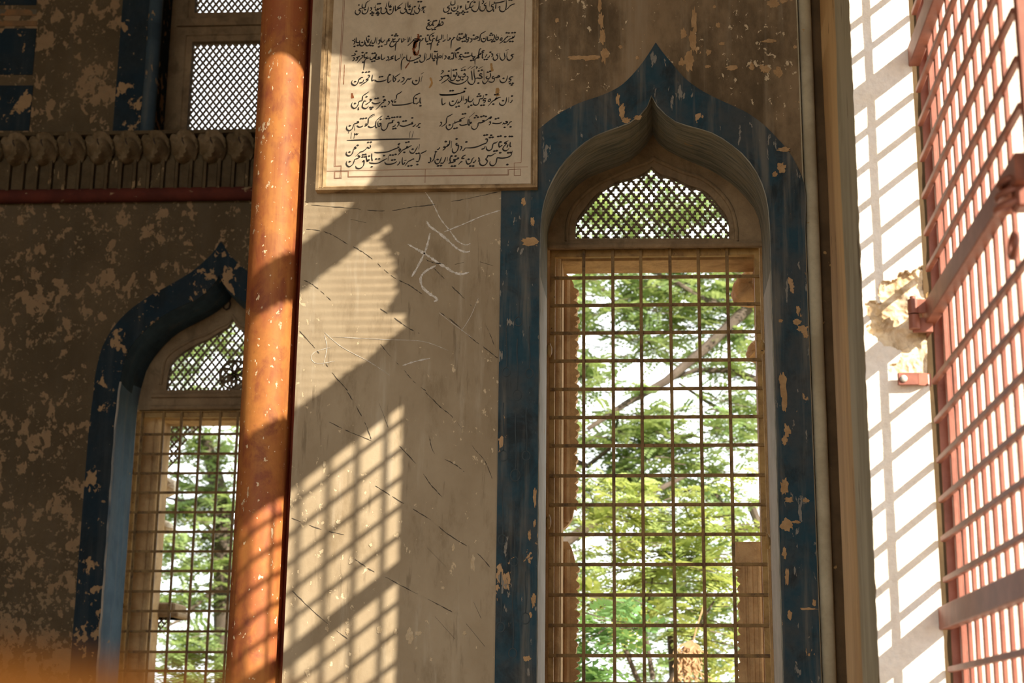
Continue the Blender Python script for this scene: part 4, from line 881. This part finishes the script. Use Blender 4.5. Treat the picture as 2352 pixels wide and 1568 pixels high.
for ox, oy, sc, body in TXT:
    mb = MB()
    for st in body.split(';'):
        v = [float(t) for t in st.split()]
        P = [xz(ox+v[i]*sc, oy+v[i+1]*sc, YK) for i in range(0, len(v), 2)]
        u = sc*pxt
        if len(P) == 1:
            x, z = P[0]; r = 29*u
            mb.ribbon([(x-r*1.15, z-r*.15), (x-r*.1, z+r*.1), (x+r*1.15, z+r*.25)], [r*.25, r*.85, r*.25], YK)
        else:
            Q = smoothpath(P, 5); n_ = len(Q)
            wl = []
            for i in range(n_):
                a = Vector(Q[max(i-1, 0)]); b = Vector(Q[min(i+1, n_-1)]); d = b-a; d = d.normalized() if d.length > 1e-9 else Vector((1, 0))
                pen = abs(d.x*.80-d.y*-.60*-1)          # broad pen held slanting
                e = min(1, 4*i/(n_-1)+.35, 4*(n_-1-i)/(n_-1)+.35)
                wl.append(u*(8.5+10.0*pen)*e)
            mb.ribbon(Q, wl, YK)
    mb.build('lettering', M['ink'], tab)

# ------------------------------------------------------------------ chalk scrawl, scratches and cracks on the plaster
YK2 = YC-.0016; pxw = abs(at(1001, 700, YK2).x-at(1000, 700, YK2).x)
def scrawl(S, sc, ox, oy, hw, mb, seed=1, rough=.5, dash=False):
    r = random.Random(seed)
    for st in S.split(';'):
        v = [float(t) for t in st.split()]
        Q = smoothpath([xz(ox+v[i]*sc, oy+v[i+1]*sc, YK2) for i in range(0, len(v), 2)], 8); n_ = len(Q)
        if dash:
            i = 0; wv = [hw*pxw*r.uniform(1-rough, 1+rough) for _ in Q]
            while i < n_-1:
                k = r.randint(2, 9); seg = Q[i:i+k+1]
                if len(seg) > 1: mb.ribbon([(x+r.uniform(-.5, .5)*pxw, z+r.uniform(-.5, .5)*pxw) for x, z in seg], [w_*min(1, .3+j, .3+len(seg)-1-j) for j, w_ in enumerate(wv[i:i+k+1])], YK2)
                i += k + (r.randint(1, 4) if r.random() < .65 else 0)
            continue
        mb.ribbon([(x+r.uniform(-.3, .3)*pxw*rough, z+r.uniform(-.3, .3)*pxw*rough) for x, z in Q], [hw*pxw*r.uniform(1-rough, 1+rough)*min(1, 5*i/(n_-1)+.4, 5*(n_-1-i)/(n_-1)+.4) for i in range(n_)], YK2)
s3 = 600/2002
mb = MB(); scrawl("1135 260 1160 300 1230 350 1300 410 1370 470 1430 495 1465 490;990 435 1060 475 1130 515 1210 570 1290 620 1340 650 1400 665 1460 650;1160 350 1130 470 1080 580 1020 685;1205 600 1130 640 1090 690 1100 760 1150 810 1215 855 1190 875", s3, 640, 430, 2.5, mb)
mb.build('chalk_scrawl', M['chalk'], None, tag_=('bold white chalk scrawl on the plaster below the inscription tablet', 'chalk mark'))
mb = MB(); scrawl("1120 30 1180 120 1240 240 1310 330 1370 410 1430 440 1470 430;1270 340 1420 280 1560 220 1700 175;950 1365 1060 1330 1160 1310", s3, 640, 430, 1.3, mb, 2, .7)
scrawl("350 1110 480 1220 700 1340 850 1440;410 1145 800 1165 1100 1180 1300 1250;350 1130 370 1230 340 1370;400 1225 280 1260 250 1310 300 1350 430 1330;1230 960 1330 1040 1480 1150;1400 1100 1470 990 1530 850", s3, 640, 430, .45, mb, 3)
mb.build('scratch_mark', M['chalk'], wall_center)
mb = MB(); scrawl("250 135 500 155 700 175 850 180 1000 155 1200 130 1450 85 1700 30;210 320 330 335 420 370 520 430 620 480 720 550 820 640 900 700 1000 750 1100 820;190 710 260 745 330 800 400 865;780 930 900 1010 1000 1080 1080 1120;780 1200 870 1310 950 1390 1040 1490 1130 1560;1190 620 1300 730 1400 830 1480 910;1240 960 1350 1040 1470 1150 1580 1230 1680 1310;160 1100 250 1200 310 1270;360 1350 410 1420 530 1560;1590 1060 1630 1150 1660 1240;1130 555 1200 580 1290 590;1350 590 1420 575;1540 570 1640 600;550 245 670 270", s3, 640, 430, .7, mb, 4, .8, True)
s4 = 700/1643
scrawl("700 0 760 100 800 180 830 262;600 160 700 210 830 262;850 505 930 555 1050 630 1150 690 1240 765 1400 870 1480 960;740 900 820 955 930 1010 1060 1080 1200 1150 1290 1200;980 290 1080 400 1150 500 1210 565;1120 0 1200 80 1280 150 1380 300 1440 370 1480 470;1140 240 1170 330 1280 390 1330 430;1130 840 1230 940;1170 1210 1280 1330;400 1070 560 1220 700 1330;870 60 920 190;1380 1130 1420 1220;1340 1250 1440 1370;400 680 560 740 690 770", s4, 500, 900, .7, mb, 5, .8, True)
mb.build('crack_line', M['crack'], wall_center)

# peeled patches that bare the tan undercoat
M['bare_plaster'] = paint('bare_tan_plaster', (0.50,0.33,0.17), (0.40,0.25,0.12), 20, grain=60)
M['bare_pale'] = paint('bare_pale_plaster', (0.62,0.52,0.36), (0.52,0.40,0.25), 20, grain=60)
def patches(S, sc, ox, oy, Y, parent, matn, seed):
    r = random.Random(seed); mb = MB()
    for st in S.split(';'):
        cx, cy, rx_, rz_ = (float(t) for t in st.split()); c = xz(ox+cx*sc, oy+cy*sc, Y); N = 26; ph = r.uniform(0, 99); u = sc*pxw
        loop = []
        for k in range(N):
            t = 2*math.pi*k/N; q = 1+.55*nz(2.2*math.cos(t)+ph, 2.2*math.sin(t), ph)+.35*nz(6*math.cos(t), 6*math.sin(t)+ph, 3)
            loop.append((c[0]+rx_*u*q*math.cos(t), c[1]+rz_*u*q*math.sin(t)))
        mb.plate(loop, [], Y-r.random()*.0006, Y+.002, back=False)
    mb.build('bare_patch', M[matn], parent)
patches("358 15 6 22;362 60 8 26;366 110 9 27;372 165 12 26;330 172 32 8;285 172 24 7;640 60 8 42;636 120 11 36;624 182 13 30;607 100 9 16;603 186 10 12;875 10 18 16;905 4 11 6;865 122 20 6;710 75 6 8;722 130 9 5;682 155 7 10;680 198 8 5;752 202 18 8;812 198 9 11;850 205 16 14;890 215 13 18;230 62 6 7;420 140 6 6;470 172 5 6;700 20 5 5;940 140 5 6", 804/1044, 1102, 0, YC-.0016, wall_center, 'bare_plaster', 1)
patches("1035 1315 18 38;1080 1302 18 12;870 1280 11 19;700 1290 9 15;650 700 11 11;590 1275 9 12;485 1515 12 14;575 390 7 16;720 905 11 20;825 825 8 9;1275 380 7 7;1215 1055 9 7;1330 1300 10 10;1270 840 7 18;1375 920 11 40;960 1290 8 14;1150 1440 7 9;1070 1380 6 7", s4, 500, 900, YC-.0017, wall_center, 'bare_pale', 2)
patches("411 296 6 18;424 328 9 22;436 358 13 10;470 350 11 7;130 600 6 12;157 660 6 14;148 720 24 13;908 445 22 7;900 500 13 16;880 520 8 8", 804/1044, 1102, 0, YC-.0098, trim_1, 'bare_plaster', 3)
patches("2050 1050 22 95;2055 1160 17 60;2075 1350 22 42;2058 1420 18 30;2185 650 36 26;2145 600 26 22;2030 592 15 13;2150 520 13 32;2205 690 16 22;2030 1000 11 40", .3316, 1120, 540, YC-.0098, trim_1, 'bare_plaster', 4)
patches("2022 230 24 60;2055 318 30 16;2172 322 18 14;2040 490 36 40;2105 470 26 10;2180 1062 50 7;2230 1020 12 20;2025 680 14 40;2040 840 12 50;2060 1110 14 30;322 300 11 60;285 560 11 30;320 480 9 25;313 1000 14 46;270 1400 24 18;292 1105 10 17", .3368, 1120, 1040, YC-.0098, trim_1, 'bare_plaster', 5)

# ------------------------------------------------------------------ room shell out of view
mb = MB(); mb.box(-6.6, XO, -6, YL+.6, -.2, 0); struct('floor', mb, M['floor'])
mb = MB(); mb.box(-6.6, XO, -6, YL+.6, ZTOP, ZTOP+.2); struct('ceiling', mb, M['room'])
mb = MB(); mb.box(-6.8, -6.5, -6, YL+.6, 0, ZTOP); struct('wall_side', mb, M['room'])
mb = MB(); mb.add([(-60, -60, -.25), (60, -60, -.25), (60, 80, -.25), (-60, 80, -.25)], [(0,1,2,3)]); struct('ground', mb, M['earth'])

# ------------------------------------------------------------------ trees outside
def spray(mb, p, d, L, npair, ls, rnd, wid=.36):
    d = d.normalized(); side = d.cross(Vector((0, 0, 1)))
    side = side.normalized() if side.length > .05 else Vector((1, 0, 0))
    upv = side.cross(d)
    tw = rnd.uniform(-.6, .6); side = (side*math.cos(tw)+upv*math.sin(tw)).normalized()
    for i in range(npair):
        t = (i+1)/npair; q = p+d*(L*t)+Vector((0, 0, -.25*L*t*t)); s_ = ls*(1-.35*abs(t-.45))
        for sg in (-1, 1):
            a = side*sg*.92+d*.42+upv*rnd.uniform(-.25, .25); a.normalize(); b = d.cross(a); b = (b.cross(a)).normalized()*(s_*wid)
            mb.add([q, q+a*s_*.5+b, q+a*s_, q+a*s_*.5-b], [(0,1,2,3)])
def tree(label, base, trunk, branches, clusters, matn, L=.24, npair=7, ls=.06, per=12, spread=.34, seed=1, wid=.36, group=None):
    rnd = random.Random(seed); t = thing('tree', base, label, 'tree', group)
    mb = MB(); mb.tube(trunk[0], trunk[1], 10)
    mb.build('trunk', M['bark'], t, smooth=True)
    for P, r0, r1 in branches:
        mb = MB(); Q = []; n_ = len(P)
        for i in range(n_): Q.append(P[i])
        mb.tube(Q, [r0+(r1-r0)*i/(n_-1) for i in range(n_)], 8); mb.build('branch', M['bark'], t, smooth=True)
    mb = MB()
    for c, rad, num in clusters:
        for k in range(num):
            p = Vector((c[0]+rnd.gauss(0, rad[0]), c[1]+max(-1, min(1, rnd.gauss(0, .6)))*rad[1], c[2]+rnd.gauss(0, rad[2])))
            az = rnd.uniform(0, 6.283); out = Vector((math.cos(az), .6*math.sin(az), rnd.uniform(-.25, .25)))
            mb.cur = 1; mb.tube([p-out*spread*.8, p, p+out*spread*.9], [.006, .005, .003], 4, cap=False); mb.cur = 0
            for j in range(per):
                u = rnd.uniform(-.7, 1.0); b = p+out*spread*u
                dd = Vector((out.x*.5+rnd.uniform(-1, 1), out.y*.5+rnd.uniform(-1, 1), rnd.uniform(-.35, .35)))
                spray(mb, b, dd, L*rnd.uniform(.7, 1.2), npair, ls*rnd.uniform(.8, 1.2), rnd, wid)
    mb.build('foliage', [M[matn], M['bark']], t); return t
def W(x, y, Y): return tuple(at(x, y, Y))
tree('spreading feathery-leaved tree with long bare boughs seen through the large arched window', (2.6, 14.4, -.25),
     ([(2.6, 14.4, -.25), (2.45, 14.4, 1.6), (2.3, 14.3, 3.4), W(1840, 610, 14.2), W(1900, 300, 14.2)], [.24, .21, .17, .13, .07]),
     [([W(1840, 610, 14.2), W(1720, 705, 14), W(1620, 800, 13.9), W(1530, 875, 13.8), W(1440, 925, 13.7), W(1350, 985, 13.6)], .065, .02),
      ([W(1800, 660, 14.2), W(1690, 715, 14.2), W(1620, 690, 14.1), W(1540, 640, 14), W(1470, 610, 14), W(1400, 620, 14)], .04, .010),
      ([W(1760, 880, 14), W(1680, 850, 14), W(1600, 850, 14), W(1540, 870, 14)], .035, .02),
      ([W(1760, 1010, 14.4), W(1690, 960, 14.2), W(1620, 920, 14.2), W(1560, 880, 14)], .03, .012),
      ([W(1270, 1265, 13.6), W(1370, 1195, 13.6), W(1440, 1150, 13.6), W(1520, 1120, 13.7), W(1580, 1090, 13.8)], .05, .015),
      ([W(1270, 1040, 14.2), W(1350, 1070, 14.2), W(1400, 1030, 14), W(1420, 960, 14)], .035, .010),
      ([W(1640, 1130, 14.3), W(1690, 1230, 14.3), W(1720, 1330, 14.3)], .04, .025),
      ([W(1725, 1160, 14.1), W(1760, 1250, 14.1), W(1800, 1330, 14.1)], .04, .025),
      ([W(1270, 600, 14.4), W(1360, 640, 14.4), W(1440, 720, 14.3), W(1500, 800, 14.2)], .025, .010)],
     [(W(1500, 490, 14.5), (.75, .5, .26), 60), (W(1350, 680, 14.4), (.24, .5, .26), 34), (W(1580, 640, 14.4), (.36, .5, .24), 36), (W(1700, 790, 14.2), (.2, .4, .3), 24),
      (W(1540, 740, 14.6), (.24, .4, .2), 30), (W(1660, 680, 14.5), (.2, .4, .16), 16), (W(1330, 860, 14.2), (.12, .4, .26), 24), (W(1480, 985, 14.0), (.38, .4, .14), 46), (W(1690, 950, 14.4), (.2, .4, .2), 20), (W(1560, 1090, 14.2), (.36, .4, .16), 40),
      (W(1380, 1120, 14.2), (.2, .4, .2), 20), (W(1500, 1300, 14.4), (.5, .4, .35), 50), (W(1480, 1600, 14.6), (.7, .4, .4), 80), (W(1640, 1460, 14.4), (.4, .4, .3), 34),
      ((3.2, 14.6, 6.4), (.8, .8, .6), 30), ((1.2, 15.2, 7.2), (1.0, .8, .5), 30), ((-1.6, 14.6, 6.0), (.6, .6, .9), 26)],
     'leaf', L=.23, npair=7, ls=.056, per=9, seed=3)
tree('bushy yellow-green tree low behind the large window bars', (.3, 12.2, -.25),
     ([(.3, 12.2, -.25), (.32, 12.2, 1.2), (.25, 12.2, 2.4)], [.07, .055, .03]),
     [([W(1480, 1600, 12.2), W(1440, 1500, 12.1), W(1395, 1390, 12.0), W(1360, 1330, 12)], .022, .008), ([W(1520, 1600, 12.2), W(1580, 1480, 12), W(1640, 1380, 12)], .02, .008),
      ([W(1500, 1560, 12), W(1480, 1440, 12), W(1500, 1320, 12)], .02, .007)],
     [(W(1430, 1180, 12.1), (.2, .2, .16), 14), (W(1600, 1230, 12.1), (.3, .2, .2), 26), (W(1530, 1330, 12), (.28, .2, .14), 24), (W(1400, 1390, 12), (.12, .2, .2), 10), (W(1620, 1440, 12.1), (.22, .2, .2), 14)],
     'leaf_yellow', L=.22, npair=7, ls=.056, per=9, spread=.26, seed=5)
tree('large-leaved dark green shrub crowding the lower left corner of the large window', (-.35, 11.0, -.25),
     ([(-.35, 11.0, -.25), (-.33, 11.0, 1.0), (-.30, 11.0, 2.0)], [.04, .03, .015]), [],
     [(W(1385, 1410, 11), (.07, .12, .10), 6), (W(1380, 1530, 11), (.10, .12, .2), 10)],
     'leaf_dark', L=.26, npair=5, ls=.085, per=7, spread=.2, seed=8, wid=.30)
tree('airy feathery-leaved tree filling the left arched window', (-4.2, 16.5, -.25),
     ([(-4.2, 16.5, -.25), (-4.25, 16.5, 2.0), (-4.4, 16.4, 4.0), W(470, 1000, 16.3)], [.16, .14, .10, .05]),
     [([W(520, 1260, 16.3), W(470, 1200, 16.2), W(420, 1150, 16.1), W(370, 1140, 16)], .03, .012), ([W(540, 1330, 16.3), W(470, 1370, 16.2), W(420, 1420, 16.2), W(380, 1440, 16)], .035, .012),
      ([W(560, 1180, 16.3), W(500, 1230, 16.2), W(440, 1240, 16.2), W(380, 1260, 16.2)], .03, .01), ([W(560, 880, 16.4), W(480, 960, 16.3), W(410, 1010, 16.2)], .03, .01)],
     [(W(470, 800, 16.4), (.55, .4, .35), 50), (W(440, 985, 16.3), (.25, .3, .14), 22), (W(500, 1080, 16.4), (.2, .3, .25), 18), (W(440, 1160, 16.2), (.3, .3, .14), 22), (W(400, 1270, 16.2), (.2, .3, .16), 16),
      (W(500, 1290, 16.4), (.2, .3, .2), 14), (W(400, 1380, 16.3), (.2, .3, .12), 8), (W(450, 1500, 16.2), (.3, .3, .14), 26), (W(430, 1580, 16), (.4, .3, .14), 30), ((-6.5, 16.5, 5.0), (.7, .6, 1.0), 24), ((-2.6, 16.5, 6.0), (.7, .6, .8), 24), ((-3.5, 16.6, 3.6), (.35, .5, .9), 44)],
     'leaf', L=.26, npair=7, ls=.062, per=9, seed=11)
# hanging dry pods
rp = random.Random(9)
pb = thing('dry_pod_bunch', W(1590, 1500, 11.45), 'bunch of dry pale brown seed stalks hanging low in the large window', 'seed pods')
mb = MB()
for k in range(110):
    c = at(max(1545, min(1612, rp.gauss(1578, 18))), rp.uniform(1482, 1565), 11.45); top_ = at(1588, 1470, 11.45); q = Vector((rp.uniform(-.05, .05), rp.uniform(-.05, .05), -rp.uniform(.015, .06)))
    mb.tube([top_, c, c+q*.5+Vector((rp.uniform(-.02, .02), 0, 0)), c+q], [.002, .005, .008, .003], 5)
mb.build('pods', M['pod'], pb)
mb = MB()
for P in ("1620 1380 1600 1440 1588 1490", "1560 1500 1600 1540 1640 1560"):
    v = [float(t) for t in P.split()]; mb.tube([at(v[i], v[i+1], 11.45) for i in range(0, 6, 2)], [.006, .006, .004], 5)
mb.build('stalk', M['pod'], pb)

# ------------------------------------------------------------------ out-of-focus handrail close to the lens, along the foot of the frame
a, b = at(-700, 1395, .44), at(3000, 1930, .44)
rail = thing('handrail', (a.x, .44, 0), 'blurred orange wooden handrail across the very bottom of the frame', 'handrail')
mb = MB(); n_ = Vector((-(b.z-a.z), 0, b.x-a.x)).normalized(); r_ = .03
rings = []
for p in (a, b):
    rings.append([p-n_*r_+n_*r_*math.cos(k*.3927)+Vector((0, 1, 0))*r_*math.sin(k*.3927) for k in range(16)])
mb.loft(rings, True, True); mb.build('rail', M['wood'], rail, smooth=True)
for x in (a.x+.02, b.x-.02):
    mb = MB(); z1 = a.z+(b.z-a.z)*(x-a.x)/(b.x-a.x)-.05; mb.tube([(x, .44, 0), (x, .44, z1)], .018, 12); mb.build('post', M['wood'], rail, smooth=True)
